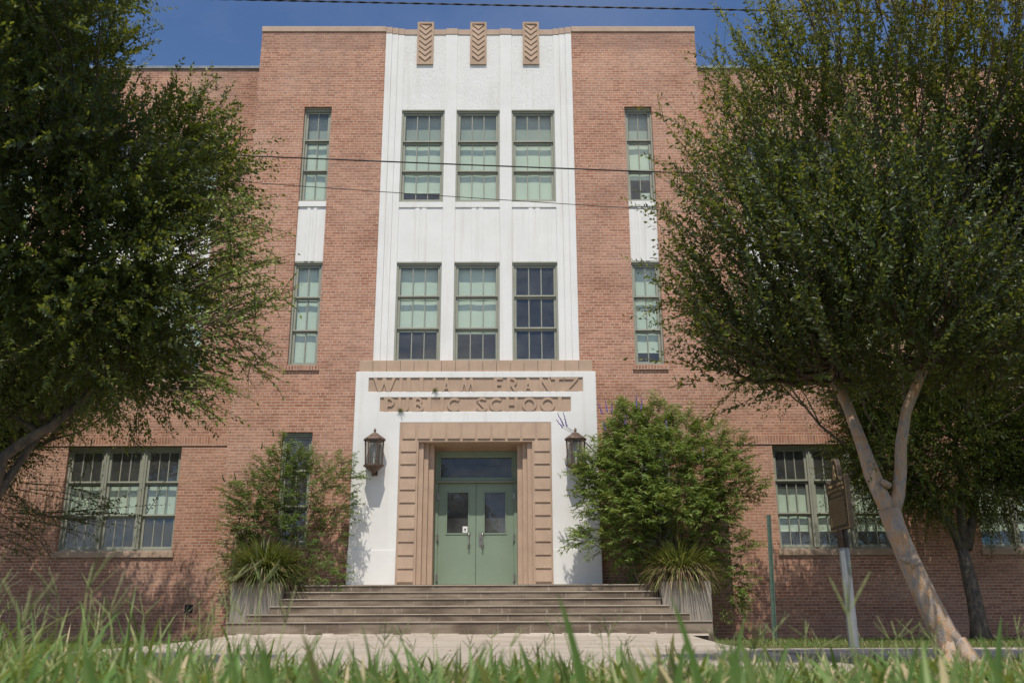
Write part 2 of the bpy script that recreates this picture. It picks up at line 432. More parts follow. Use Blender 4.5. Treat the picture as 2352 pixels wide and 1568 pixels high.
tag(MB().box(-200, 200, -36, -26.3, -.05, .09).build('street', M['walk']), kind='structure')
# ------------------------------------------------------------------ school building
B = empty('school_building', (0, 0, 0), 'three storey red brick school with white stucco centre and stepped entrance portal', 'building')
def P(mb, name, mat, parent=None, bevel=0, label=None, **k):
    o = mb.build(name, M[mat], parent or B, bevel, **k)
    if label: o['label'] = label
    return o

NX0, NX1 = 4.095, 4.855
for s in (-1, 1):
    holes = [tuple(sorted((s*NX0, s*NX1)))+(6.73, 14.23), tuple(sorted((s*NX0, s*NX1)))+(2.2, 4.99)]
    w = MB().wall(*sorted((s*2.655, s*6.21)), -.3, 16.65, 0, .4, holes)
    w.box(*sorted((s*5.81, s*6.21)), .4, 10, -.3, 16.65)
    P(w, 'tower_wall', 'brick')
    c = MB().box(*sorted((s*2.657, s*6.225)), -.03, .46, 16.65, 16.83).box(*sorted((s*5.78, s*6.225)), .46, 10, 16.65, 16.83)
    P(c, 'coping', 'coping', None, .012)
    # recessed white panel between the narrow windows
    pn = MB().box(*sorted((s*NX0, s*NX1)), .06, .4, 9.61, 11.19)
    cxn = s*(NX0+NX1)/2
    for a, b in ((-.13, -.035), (.035, .13)): pn.box(cxn+a, cxn+b, .04, .06, 9.608, 11.18)
    pn.box(*sorted((s*NX0, s*NX1)), .02, .4, 11.19, 11.345)
    P(pn, 'white_panel', 'stucco', None, .006)
    sb = MB()
    n = 11; x0 = 4.022 if s > 0 else -4.942; wd = .92/n
    for i in range(n): sb.box(x0+i*wd, x0+(i+1)*wd-.006, -.05, .12, 6.585+random.uniform(-.004, .004), 6.705)
    P(sb, 'brick_sill', 'soldier', None, .005)
    sg = MB().box(*sorted((s*4.05, s*4.90)), -.04, .12, 2.1, 2.2); P(sg, 'sill', 'coping', None, .006)

# wings (set back 1.5 m behind the tower front)
WY = 1.5
BAYS = (9.36, 14.62, 19.8, 25)
for s in (-1, 1):
    holes = []
    for c in BAYS:
        holes += [(s*c-1.5, s*c+1.5, 2.19, 4.925), (s*c-1.75, s*c+1.75, 6.73, 14.04)]
    w = MB().wall(*sorted((s*5.9, s*30)), -.3, 16.40, WY, WY+.4, holes)
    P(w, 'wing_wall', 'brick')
    P(MB().box(*sorted((s*6.212, s*30.05)), WY-.05, WY+.5, 16.40, 16.50), 'wing_coping', 'flash', None, .01)
    for zb in (4.93, 9.405, 14.045):
        xs_ = [6.212]+[e for c in BAYS for e in (c-1.75, c+1.75)]+[30] if zb == 9.405 else [6.212, 30]
        for a, b in zip(xs_[::2], xs_[1::2]): P(MB().box(*sorted((s*a, s*b)), WY-.022, WY+.001, zb, zb+.24), 'soldier_band', 'soldier')
    for c in BAYS[:2]:
        sp = MB().box(s*c-1.75, s*c+1.75, WY+.08, WY+.4, 9.40, 11.17).box(s*c-1.75, s*c+1.75, WY-.02, WY+.4, 11.17, 11.33)
        for k in range(-1, 2):
            for a in (-.13, .035): sp.box(s*c+k*1.15+a, s*c+k*1.15+a+.095, WY+.045, WY+.08, 9.398, 11.16)
        P(sp, 'white_panel', 'stucco', None, .006)
        P(MB().box(s*c-1.56, s*c+1.56, WY-.05, WY+.12, 2.03, 2.18), 'sill', 'stone', None, .008)
# vent low on the left wing
v = MB().box(-7.39, -7.18, WY-.012, WY+.01, .665, .865)
for i in range(6): v.box(-7.37, -7.20, WY-.022, WY-.012, .69+i*.028, .70+i*.028)
P(v, 'wall_vent', 'cable')

# stucco centre
COLS = [(2.48, 2.653, -.02), (2.31, 2.48, .02), (2.135, 2.31, .055)]
WIN = [(-2.135, -.94), (-.605, .60), (.935, 2.135)]
for a, b, y in COLS:
    for s in (-1, 1):
        P(MB().box(*sorted((s*a, s*b)), y, .45, 6.802, 16.6), 'stucco_pilaster', 'stucco', None, .007)
        P(MB().box(*sorted((s*a, s*b)), y-.012, .47, 16.6, 16.80), 'coping', 'coping', None, .007)
for a, b in ((-.94, -.605), (.60, .935)):
    P(MB().box(a, b, .04, .45, 6.802, 16.6), 'stucco_pier', 'stucco', None, .007)
    P(MB().box(a, b, .025, .47, 16.6, 16.795), 'coping', 'coping', None, .007)
for a, b in WIN:
    P(MB().box(a, b, .075, .45, 14.17, 16.6), 'roughcast_panel', 'roughcast')
    P(MB().box(a, b, .055, .47, 16.6, 16.78), 'coping', 'coping', None, .007)
    sp = MB().box(a, b, .078, .45, 9.60, 11.175).box(a, b, .052, .45, 11.175, 11.335)
    c = (a+b)/2
    for p, q in ((-.155, -.03), (.03, .155)): sp.box(c+p, c+q, .06, .078, 9.598, 11.165)
    P(sp, 'stucco_spandrel', 'stucco', None, .006)
# chevron plaques standing above the parapet
for x in (-1.53, -.012, 1.497):
    pl = MB(); x0, x1 = x-.235, x+.235; z0, z1 = 15.613, 17.01
    pl.box(x0, x1, -.068, .5, z0, z1)
    for a, b in ((x0, x0+.06), (x1-.06, x1)): pl.box(a, b, -.10, -.0685, z0, z1)
    pl.box(x0+.06, x1-.06, -.10, -.0685, z0, z0+.06); pl.box(x0+.06, x1-.06, -.10, -.0685, z1-.06, z1)
    hw = .175
    for k in range(7):
        zc = z1-.235-k*.172
        # V shaped slab, thick at its lower edge so that it throws a line of shade
        for sgn in (-1, 1):
            a, b = x, x+sgn*hw
            q = [(a, zc-.005), (b, zc+.155), (b, zc+.30 if k == 0 else zc+.30), (a, zc+.14)]
            top = min(z1-.062, q[2][1]); q[2] = (b, max(top, q[1][1]+.02)); 
            yl, yh = -.094, -.0715
            vv = [(q[0][0], yl, q[0][1]), (q[1][0], yl, q[1][1]), (q[2][0], yh, q[2][1]), (q[3][0], yh, q[3][1])]
            back = [(u, -.066, w) for u, _, w in vv]
            if sgn > 0: pl.add(vv+back, [(0,1,2,3), (7,6,5,4), (0,4,5,1), (1,5,6,2), (2,6,7,3), (3,7,4,0)])
            else: pl.add(vv+back, [(3,2,1,0), (4,5,6,7), (1,5,4,0), (2,6,5,1), (3,7,6,2), (0,4,7,3)])
    pl.v = [(a, b+.125, c) for a, b, c in pl.v]
    P(pl, 'chevron_plaque', 'stone')
for x, y in ((-6.08, .2), (-1.5, .1), (6.05, .2)):
    zb = 17.01 if abs(x) < 2 else 16.83
    P(MB().tube([(x, y, zb-.02), (x, y, zb+.2)], [.008, .004], 6), 'lightning_rod', 'galv')

# shell behind: back wall, slabs and roofs keep the rooms dark
P(MB().box(-30, 30, 9.6, 10, -.3, 16.3), 'back_wall', 'dark')
P(MB().box(-30, -6.23, 1.91, 9.59, 15.9, 16.2).box(6.23, 30, 1.91, 9.59, 15.9, 16.2).box(-5.8, 5.8, .48, 9.59, 16.2, 16.5), 'roof', 'roof')
fl = MB()
for z in (1.0, 5.5, 10.1): fl.box(-30, -6.23, 1.91, 9.59, z, z+.25).box(6.23, 30, 1.91, 9.59, z, z+.25).box(-5.8, 5.8, 1.9 if z < 2 else .48, 9.59, z, z+.25)
P(fl, 'floor_slab', 'dark')

# windows: frame with three stacked sashes; panes and blinds are its own parts
def window(x0, x1, z0, z1, y, cols, units=1, blinds=(), grey=False, fw_=.085, rail=.12, head=.10):
    """blinds: list of (unit, z fraction top, z fraction bottom) of the glazed height"""
    m = MB(); g = MB(); dep = .14
    m.box(x0, x1, y-.03, y+dep, z1-head, z1); m.box(x0, x1, y-.03, y+dep, z0, z0+.055)
    m.box(x0, x0+fw_*.55, y-.03, y+dep, z0+.055, z1-head); m.box(x1-fw_*.55, x1, y-.03, y+dep, z0+.055, z1-head)
    m.box(x0+.002, x1-.002, y-.07, y-.03, z1-.045, z1-.004)
    X0, X1 = x0+fw_*.55, x1-fw_*.55; mull = .14
    uw = (X1-X0-(units-1)*mull)/units; Zb, Zt = z0+.055, z1-head
    rects = []
    for u in range(units):
        a = X0+u*(uw+mull); b = a+uw
        if u: m.box(a-mull, a, y-.05, y+dep, Zb, Zt); m.box(a-mull*.62, a-mull*.38, y-.075, y-.05, Zb, Zt)
        h = (Zt-Zb)/3
        for k in range(3):                 # 0 = lowest sash, which stands furthest in
            za, zb_ = Zb+k*h, Zb+(k+1)*h
            ys = y+(.075 if k == 0 else .04 if k == 1 else .005)
            st = .06
            m.box(a, a+st, ys, ys+.045, za, zb_); m.box(b-st, b, ys, ys+.045, za, zb_)
            lo, hi = (.075 if k == 0 else .052), (.055 if k == 2 else .045)
            m.box(a+st, b-st, ys, ys+.045, za, za+lo); m.box(a+st, b-st, ys, ys+.045, zb_-hi, zb_)
            if k: m.box(a, b, ys-.012, ys, za+.004, za+.022)
            cw = (b-a-2*st)/cols
            for c in range(1, cols): m.box(a+st+c*cw-.014, a+st+c*cw+.014, ys+.006, ys+.04, za+lo, zb_-hi)
            g.add([(a+st, ys+.024, za+lo), (b-st, ys+.024, za+lo), (b-st, ys+.024, zb_-hi), (a+st, ys+.024, zb_-hi)], [(0,1,2,3)])
        rects.append((a, b))
    fr = P(m, 'window', 'sage', None, .004)
    P(g, 'pane', 'glass', fr)
    H = Zt-Zb
    for u, t, bt in blinds:
        a, b = rects[u]
        n = 10; vs = []; fs = []
        za, zb_ = Zt-H*bt, Zt-H*t
        ph = random.uniform(0, 6)
        for i in range(n+1):
            x = a+.01+(b-a-.02)*i/n
            d = .004*math.sin(i*1.1+ph)
            vs += [(x, y+.17+d*.6, za+.004*math.sin(i*.9+ph)), (x, y+.165+d, zb_)]
        fs = [(2*i, 2*i+2, 2*i+3, 2*i+1) for i in range(n)]
        mb = MB().add(vs, fs); mb.box(a+.01, b-.01, y+.155, y+.18, za-.02, za-.001)
        P(mb, 'blind', 'blind', fr)
    if grey:
        a, b = rects[0]; P(MB().box(a, b, y+.17, y+.19, Zt-H*.335, Zt), 'sash_reflection_panel', 'greypanel', fr)  # grey panel put in to give the top sash its pale reflection
    return fr
YW = .115
for i, (a, b) in enumerate(WIN):
    window(a, b, 11.338, 14.168, YW, 3, 1, [(0, .35, .67), (0, .68, .88 if i == 0 else .985)], grey=True)
    window(a, b, 6.812, 9.597, YW, 3, 1, [[(0, .01, .34), (0, .345, .675)], [(0, .01, .34), (0, .35, .67), (0, .672, .70)], []][i])
for s in (-1, 1):
    a, b = sorted((s*NX0, s*NX1))
    window(a, b, 11.348, 14.228, .135, 2, 1, [(0, .35, .66), (0, .68, .985)] if s < 0 else [(0, .35, .66), (0, .68, .74)], grey=True)
    window(a, b, 6.732, 9.608, .13, 2, 1, [(0, .01, .34), (0, .36, .66), (0, .67, .985)] if s < 0 else [(0, .01, .34), (0, .35, .67), (0, .68, .87)])
    window(a, b, 2.202, 4.988, .135, 2, 1, [])
for s in (-1, 1):
    for c in BAYS[:2]:
        window(s*c-1.5, s*c+1.5, 2.192, 4.923, WY+.15, 3, 3,
               [(0, .36, .66), (1, .36, .66), (2, .36, .66)] if s < 0 else [(u, t, q) for u in range(3) for t, q in ((.40, .67), (.68, .83))])
        window(s*c-1.748, s*c+1.748, 6.732, 9.398, WY+.15, 3, 3, [(u, .01, .6) for u in range(3)])
        window(s*c-1.748, s*c+1.748, 11.332, 14.038, WY+.15, 3, 3, [(u, .35, .95) for u in range(3)])
# paper taped inside the right narrow window, a blue bag on a sill, boxes on the left sill
tag(MB().box(4.47, 4.74, .32, .325, 11.46, 11.72).build('paper_sheet', M['paper']), 'pale paper sheet behind lower panes of the top right narrow window', 'paper')
bb = MB().lathe([(.02, 0), (.17, .03), (.22, .12), (.15, .22), (.05, .3), (.07, .34)], (13.45, 1.98, 2.26), 9); tag(bb.build('plastic_bag', M['bluebag'], None, smooth=True), 'bright blue bag on the sill inside the far right ground floor window', 'bag')

# portal
PO = 1.863
po = MB().wall(-3.035, 3.035, 1.1, 6.49, -.25, .4, [(-1.885, 1.885, 1.1, 5.176)] + [(-2.707, 2.707, 5.964, 6.331), (-2.402, 2.39, 5.451, 5.822)])
P(po, 'portal', 'stucco', None, .008)
for a, b in ((-3.05, -1.886), (1.886, 3.05)): P(MB().box(a, b, -.265, -.251, 1.1, 2.07), 'portal_plinth', 'stucco', None, .005)
bd = MB(); n = 17; wd = 5.944/n
for i in range(n): bd.box(-2.972+i*wd, -2.972+(i+1)*wd-.006, -.2, .2, 6.49, 6.80)
P(bd, 'stone_band', 'stone', None, .006)

# incised name panels: letters stand flush with the wall, their field is sunk
def glyph_pieces(ch):
    """letter strokes on a unit box: polygons in (x 0..w, z 0..1), deco capitals"""
    t = .20
    def bar(x0, z0, x1, z1, w=t):   # slanted stroke, ends cut level
        return [(x0-w/2, z0), (x0+w/2, z0), (x1+w/2, z1), (x1-w/2, z1)]
    def rect(a, b, c, d): return [(a, c), (b, c), (b, d), (a, d)]
    def arc(cx, cz, r, a0, a1, w=t, rz=None, n=14):
        rz = rz or r; out = []
        for i in range(n):
            p, q = R(a0+(a1-a0)*i/n), R(a0+(a1-a0)*(i+1)/n)
            f = lambda an, k: (cx+(r-k)*math.cos(an), cz+(rz-k)*math.sin(an))
            out.append([f(p, 0), f(q, 0), f(q, w), f(p, w)])
        return out
    G = {
     'W': (1.35, [bar(.12,1,.42,0,.2), bar(.42,0,.67,1,.2), bar(.67,1,.92,0,.2), bar(.92,0,1.24,1,.2)]),
     'I': (.24, [rect(.02,.24,0,1)]),
     'L': (.62, [rect(.02,.24,0,1), rect(.24,.60,0,.13)]),
     'A': (.80, [bar(.13,0,.40,1), bar(.67,0,.40,1), rect(.25,.55,.2,.32)]),
     'M': (1.12, [bar(.10,0,.30,1), bar(.54,0,.30,1,.18), bar(.54,0,.80,1,.18), bar(1.0,0,.80,1)]),
     'F': (.60, [rect(.02,.24,0,1), rect(.24,.60,.87,1), rect(.24,.5,.44,.57)]),
     'R': (.68, [rect(.02,.24,0,1), rect(.24,.40,.87,1), rect(.24,.40,.40,.53), bar(.58,0,.36,.42)]+arc(.38,.70,.27,-90,90,.17,.30)),
     'N': (.90, [rect(.02,.22,0,1), rect(.70,.90,0,1), bar(.78,0,.14,1,.18)]),
     'T': (.72, [rect(.26,.48,0,1), rect(0,.26,.86,1), rect(.48,.72,.86,1)]),
     'Z': (.90, [rect(.02,.88,.86,1), rect(.02,.88,0,.13), bar(.16,.13,.74,.86,.2)]),
     'P': (.66, [rect(.02,.24,0,1), rect(.24,.38,.87,1), rect(.24,.38,.36,.49)]+arc(.36,.68,.28,-90,90,.17,.32)),
     'U': (.80, [rect(.02,.24,.36,1), rect(.58,.80,.36,1)]+arc(.41,.38,.39,180,360,.2)),
     'B': (.70, [rect(.02,.24,0,1), rect(.24,.38,.88,1), rect(.24,.38,.48,.58), rect(.24,.40,0,.12)]+arc(.36,.75,.24,-90,90,.15,.26)+arc(.38,.29,.29,-90,90,.17,.29)),
     'C': (.86, arc(.50,.5,.49,45,315,.18)),
     'S': (.80, arc(.42,.74,.33,20,185,.16,.26)+arc(.42,.26,.35,-180,-0,.16,.26)+[bar(.64,.22,.16,.76,.2)]),
     'H': (.84, [rect(.02,.24,0,1), rect(.60,.82,0,1), rect(.24,.60,.42,.56)]),
     'O': (1.0, arc(.5,.5,.5,0,360,.18,.5,24)),
    }
    return G[ch]
def name_panel(name, x0, x1, z0, z1, letters, lab):
    pl = MB(); ys = -.218
    pl.box(x0, x1, ys, .38, z0, z1)
    o = P(pl, name, 'stone', None, 0, lab)
    hgt = z1-z0
    for ch, lx, lw in letters:           # left edge and width measured in metres
        lt = MB()
        w, polys = glyph_pieces(ch)
        for k, q in enumerate(polys):
            pts = [(lx+x/w*lw, z0+.002+z*(hgt-.004)) for x, z in q]
            ar = sum(pts[i][0]*pts[(i+1) % len(pts)][1]-pts[(i+1) % len(pts)][0]*pts[i][1] for i in range(len(pts)))
            if ar < 0: pts = pts[::-1]
            lt.prism(pts, -.247-.0006*(k % 5)-(.0003 if k > 4 else 0), ys+.002)
        P(lt, 'letter', 'stone', o)
def sc(zs): # positions measured on the enlarged photograph -> metres
    return [(c, -2.709+(a-86)*5.412/(2185-86), (b-a)*5.412/(2185-86)) for c, a, b in zs]
name_panel('name_panel', -2.707, 2.707, 5.964, 6.331, sc([('W',128,352),('I',385,420),('L',455,560),('L',580,690),('I',710,744),('A',800,897),('M',978,1135),
    ('F',1308,1402),('R',1437,1545),('A',1598,1700),('N',1758,1872),('T',1862,2002),('Z',2005,2145)]), 'stone panel reading WILLIAM FRANTZ')
name_panel('name_panel', -2.402, 2.39, 5.451, 5.822, sc([('P',240,350),('U',378,486),('B',517,634),('L',662,770),('I',788,826),('C',857,980),('S',1135,1252),('C',1268,1392),
    ('H',1427,1549),('O',1588,1730),('O',1766,1912),('L',1936,2040)]), 'stone panel reading PUBLIC SCHOOL')

# cast stone door surround: wedge-faced blocks, stepped jambs, deep soffit
su = MB()
su.box(-1.883, -1.405, -.245, .4, 1.1, 5.174); su.box(1.405, 1.883, -.245, .4, 1.1, 5.174); su.box(-1.405, 1.405, -.245, .62, 4.69, 5.174)
def wedge(x0, x1, z0, z1, y, d):   # proud at its bottom, flush at its top
    su.add([(x0,y-d,z0), (x1,y-d,z0), (x1,y-.004,z1), (x0,y-.004,z1), (x0,y+.01,z0), (x1,y+.01,z0), (x1,y+.01,z1), (x0,y+.01,z1)],
           [(0,1,2,3), (0,4,5,1), (1,5,6,2), (2,6,7,3), (3,7,4,0)])
zz = [1.32+.3125*k for k in range(12)]
for k in range(11):
    for s in (-1, 1): wedge(*sorted((s*1.46, s*1.84)), zz[k], zz[k+1]-.012, -.245, .03)
xb = [-1.84+i*.3725 for i in range(11)]
xb[-1] = 1.84
for i in range(10): wedge(xb[i]+.03, xb[i+1]-.03 if i < 9 else 1.84, 4.765, 5.15, -.245, .03)
P(su, 'door_surround', 'stone')
for s in (-1, 1):
    ja = MB()
    for a, b, y in ((1.285, 1.405, -.16), (1.17, 1.285, -.04), (1.04, 1.17, .08)): ja.box(*sorted((s*a, s*b)), y, .78, 1.1, 4.689)
    P(ja, 'stepped_jamb', 'stone', None, .006)
P(MB().box(-1.403, 1.403, .621, .9, 4.6, 5.2), 'door_head', 'stone')
DY = .66
df = MB()
df.box(-1.039, -.955, DY-.06, DY+.12, 1.2, 4.60); df.box(.955, 1.039, DY-.06, DY+.12, 1.2, 4.60)
df.box(-.955, .955, DY-.06, DY+.12, 4.44, 4.60); df.box(-.955, .955, DY-.06, DY+.12, 3.80, 3.93)
df.box(-.955, -.90, DY-.03, DY+.1, 3.93, 4.44); df.box(.90, .955, DY-.03, DY+.1, 3.93, 4.44)
dfo = P(df, 'door_frame', 'door', None, .006)
P(MB().add([(-.90, DY+.03, 3.93), (.90, DY+.03, 3.93), (.90, DY+.03, 4.44), (-.90, DY+.03, 4.44)], [(0,1,2,3)]), 'transom_pane', 'doorglass', dfo)
P(MB().prismx([(DY-.16, 3.80), (DY-.061, 3.80), (DY-.061, 3.845), (DY-.16, 3.815)], -.99, .99), 'drip_cap', 'sage', dfo)
P(MB().box(-1.2, 1.2, DY+.5, DY+.6, 1.2, 4.8), 'vestibule_wall', 'dark', dfo)
for s in (-1, 1):
    x0, x1 = sorted((s*.004, s*.953))
    g0, g1 = (-.725, -.20) if s < 0 else (.22, .738)
    d = MB().wall(x0, x1, 1.225, 3.795, DY-.03, DY+.02, [(g0, g1, 2.54, 3.555)])
    do = P(d, 'door', 'door', None, .004)
    fr = MB().wall(g0-.035, g1+.035, 2.505, 3.59, DY-.045, DY-.0305, [(g0, g1, 2.54, 3.555)])
    P(fr, 'glazing_bead', 'door', do, .004)
    P(MB().add([(g0, DY, 2.54), (g1, DY, 2.54), (g1, DY, 3.555), (g0, DY, 3.555)], [(0,1,2,3)]), 'door_pane', 'doorglass', do)
    hx = -.165 if s < 0 else .165
    hx = s*.17
    h = MB().tube([(hx, DY-.03, 2.52), (hx, DY-.115, 2.52), (hx, DY-.135, 2.49), (hx, DY-.135, 2.25), (hx, DY-.115, 2.22), (hx, DY-.03, 2.22)], .016, 10)
    for zc in (2.52, 2.22): h.lathe([(.034, -.034), (.034, .034)], (hx, DY-.032, zc), 12)
    if s > 0: h.box(.075, .165, DY-.042, DY-.0305, 2.22, 2.54); h.lathe([(.022, -.02), (.022, .02)], (.115, DY-.045, 2.40), 12)
    P(h, 'handle', 'steel', do)
    for zc in (3.45, 2.42, 1.45):
        P(MB().box(*sorted((s*.93, s*.985)), DY-.085, DY-.061, zc-.08, zc+.08).tube([(s*.957, DY-.09, zc-.08), (s*.957, DY-.09, zc+.08)], .012, 8), 'hinge', 'steel', do)
    if s < 0:
        no = MB().box(-.335, -.21, DY-.012, DY-.008, 2.555, 2.71); no = P(no, 'notice', 'paper', do)
        P(MB().box(-.325, -.322, DY-.0135, DY-.0125, 2.56, 2.705), 'notice_edge', 'ink', do)
        P(MB().lathe([(.001, -.001), (.02, -.001), (.02, .03), (.001, .03)], (-.272, DY-.0145, 2.625), 10), 'notice_mark', 'ink', do)

# ------------------------------------------------------------------ wall lanterns
def lantern(x, label):
    zb = 3.78; L = empty('wall_lantern', (x, -.25, zb), label, 'lantern', 'lanterns either side of the doors')
    cy = -.52; r = .245; rot = R(0)
    hexp = lambda rr, k: (x+rr*math.cos(R(60*k)), cy+rr*math.sin(R(60*k)))
    f = MB()
    z0, z1 = 4.06, 4.68
    for k in range(6):
        px, py = hexp(r-.02, k); qx, qy = hexp(r-.045, k)
        f.tube([(qx, qy, z0), (px, py, z1)], .019, 6)
    f.lathe([(r-.03, -.03), (r+.005, -.03), (r+.005, .012), (r-.03, .012)], (x, cy, z0), 6)
    f.lathe([(r-.02, -.02), (r+.02, -.02), (r+.02, .03), (r-.02, .03)], (x, cy, z1), 6)
    P(f, 'lantern_frame', 'bronze', L)
    P(MB().lathe([(r+.03, .03), (r+.02, .05), (.17, .12), (.12, .15), (.11, .165), (.085, .17), (.08, .19), (.03, .2), (.022, .225), (.035, .25), (.03, .28), (.008, .32)], (x, cy, z1-.02), 6), 'lantern_roof', 'bronze', L)
    P(MB().lathe([(.006, -.28), (.02, -.26), (.028, -.22), (.018, -.2), (.04, -.185), (.06, -.16), (.12, -.13), (r-.02, -.03)], (x, cy, z0), 6), 'lantern_bowl', 'bronze', L)
    g = MB()
    for k in range(6):
        a, b = hexp(r-.046, k), hexp(r-.046, k+1); c, d = hexp(r-.022, k), hexp(r-.022, k+1)
        g.add([(*a, z0+.012), (*b, z0+.012), (*d, z1-.02), (*c, z1-.02)], [(0,1,2,3)])
    P(g, 'pane', 'lampglass', L)
    c = MB().lathe([(.02, 0), (.02, .2), (.03, .21), (.032, .25), (.018, .31), (.004, .34)], (x, cy, z0+.01), 10)
    P(c, 'candle', 'candle', L)
    P(MB().box(x-.075, x+.075, -.285, -.2505, 3.85, 4.85).tube([(x, -.27, 4.72), (x, -.4, 4.74)], .03, 8).tube([(x, -.27, 3.98), (x, -.45, 4.0)], .03, 8), 'back_plate', 'bronze', L, .006)
    return L
lantern(-2.462, 'six sided bronze wall lantern left of the green doors, fully in view')
lantern(2.468, 'six sided bronze wall lantern right of the green doors, partly behind bush leaves')

# ------------------------------------------------------------------ entrance steps and planters
tops = [(.406, -3.0, -5.03, 5.03), (.565, -2.7, -4.70, 4.62), (.735, -2.4, -4.30, 4.25), (.895, -2.1, -4.14, 4.12), (1.05, -1.8, -4.14, 4.12), (1.205, -1.5, -4.14, 4.12)]
ST = empty('entrance_steps', (0, -3, 0), 'wide flight of six weathered concrete steps up to the green doors', 'steps')
lo = -.2
for k, (zt, yf, xa, xb) in enumerate(tops):
    yb = tops[k+1][1]-.001 if k < 5 else DY-.03
    if k < 3: yb = -2.0
    if k == 5: xa, xb = -4.14, 4.12
    m = MB().box(xa, xb, yf, yb-(.002*k), lo, zt) if k < 5 else MB().box(xa, xb, yf, -.27, lo, zt)
    if k == 5: m.box(-1.86, 1.86, -.269, DY+.3, lo, zt)
    lo = zt-.02 if k < 2 else -.2
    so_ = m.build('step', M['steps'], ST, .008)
    MB().box(xa-.004, xb+.004, yf-.022, yf-.0005, zt-.034, zt+.002).build('nosing', M['nosing'], so_, .012, segs=3)
def crack():
    m = MB(); x = -5.0; random.seed(4)
    while x < 4.85:
        w = random.uniform(.12, .5); h = random.uniform(.015, .05)
        m.hexa([(x,-3.05-random.uniform(0,.05),.105), (x+w,-3.05-random.uniform(0,.05),.105), (x+w,-2.995,.105), (x,-2.995,.105)],
               [(x,-3.03,.12+h), (x+w,-3.03,.12+h*random.uniform(.5,1)), (x+w,-2.995,.13+h), (x,-2.995,.13+h)]); x += w
    return m
crack().build('mortar_fillet', M['walk'], ST)
def planter(s, label, g):
    xo, xi = (5.22, 4.16)
    a, b = sorted((s*xo, s*xi))
    P_ = empty('planter', (s*4.68, -1.5, .4), label, 'planter', g)
    fl_ = .03
    yf, yb = -2.12, -.85
    q = lambda e, z: [(a-e, yf-e, z), (b+e, yf-e, z), (b+e, yb+e, z), (a-e, yb+e, z)]
    m = MB().hexa(q(0, -.1), q(.015, 1.24))
    m.build('planter_body', M['planter'], P_, .02, segs=2)
    MB().hexa(q(-.1, 1.2), q(-.1, 1.255)).build('soil', M['lawn'], P_)
    return P_
planter(-1, 'square concrete planter left of the steps holding the strap leaf clump', 'planters beside the steps')
planter(1, 'square concrete planter right of the steps holding the browner strap leaf clump', 'planters beside the steps')

# ------------------------------------------------------------------ vegetation
rng = np.random.default_rng(11)
def norm(a): return a/np.maximum(np.linalg.norm(a, axis=-1, keepdims=True), 1e-9)
def leafy(name, leaves, twigs, mat, parent):
    v, t, o = cat(leaves); v2, t2, _ = cat(twigs)
    o_ = raw_mesh(name, np.concatenate([v, v2]), np.concatenate([t, t2+len(v)]), mat, parent, np.concatenate([o, np.zeros(len(v2))]))
    o_.data.materials.append(M['twig'])
    o_.data.polygons.foreach_set('material_index', np.concatenate([np.zeros(len(t), np.int32), np.ones(len(t2), np.int32)]))
    return o_
def raw_mesh(name, verts, tris, mat, parent, tone=None):
    """verts (n,3), tris (m,3), tone per vertex"""
    me = bpy.data.meshes.new(name); n, m = len(verts), len(tris)
    me.vertices.add(n); me.vertices.foreach_set('co', verts.astype(np.float32).ravel())
    me.loops.add(m*3); me.loops.foreach_set('vertex_index', tris.astype(np.int32).ravel())
    me.polygons.add(m); me.polygons.foreach_set('loop_start', np.arange(0, m*3, 3, dtype=np.int32))
    if tone is not None:
        a = me.attributes.new('tone', 'FLOAT', 'POINT'); a.data.foreach_set('value', np.clip(tone, 0, 1).astype(np.float32))
    me.update(calc_edges=True); me.materials.append(mat)
    return link(name, me, parent)

def leaves_from(base, d, nrm, ln, wd, tone, fold=.18):
    """a folded lozenge leaf per row: base point, direction, face normal, length, width"""
    d = norm(d); side = norm(np.cross(d, nrm)); n2 = norm(np.cross(side, d))
    ln = ln[:, None]; wd = wd[:, None]
    mid = base+d*ln*.45
    v = np.stack([base, mid-side*wd*.5+n2*wd*fold, base+d*ln+n2*ln*-.08, mid+side*wd*.5+n2*wd*fold], 1)
    k = np.arange(len(base))[:, None]*4
    t = np.concatenate([k+np.array([[0, 1, 2]]), k+np.array([[0, 2, 3]])], 0)
    return v.reshape(-1, 3), t, np.repeat(tone, 4)

def shoots(start, direc, length, curve, nleaf, leaf, tone0, tone1, spread=.9, tone_noise=.12, tipcut=.0):
    """leafy shoots. start (n,3), direc (n,3), length (n), curve (n,3): bend added along the shoot"""
    n = len(start); nl = nleaf
    t = (np.arange(nl)+.5)/nl
    t = np.tile(t, (n, 1))+rng.uniform(-.5, .5, (n, nl))/nl
    d = norm(direc)
    pos = start[:, None]+d[:, None]*(length[:, None]*t)[..., None]+curve[:, None]*(length[:, None]*t**2)[..., None]
    tang = norm(d[:, None]+2*curve[:, None]*t[..., None])
    ref = norm(rng.normal(size=(n, 1, 3))+np.array([0, 0, .4]))
    s1 = norm(np.cross(tang, np.broadcast_to(ref, tang.shape))); s2 = np.cross(tang, s1)
    ang = (np.arange(nl) % 2)*math.pi+rng.normal(0, .55, (n, nl))
    lat = s1*np.cos(ang)[..., None]+s2*np.sin(ang)[..., None]
    ld = norm(lat*spread+tang*.75+np.array([0, 0, -.12])+rng.normal(0, .18, lat.shape))
    nr = norm(np.cross(ld, np.cross(tang, ld))*-1+rng.normal(0, .35, lat.shape)+np.array([0, 0, .55]))
    L = leaf*rng.uniform(.5, 1.3, (n, nl))*(1-.35*t)
    tone = tone0[:, None]*(1-t)+tone1[:, None]*t+rng.normal(0, tone_noise, (n, nl))
    f = lambda a: a.reshape(-1, 3)
    return leaves_from(f(pos), f(ld), f(nr), L.ravel(), L.ravel()*rng.uniform(.42, .58, n*nl), tone.ravel())

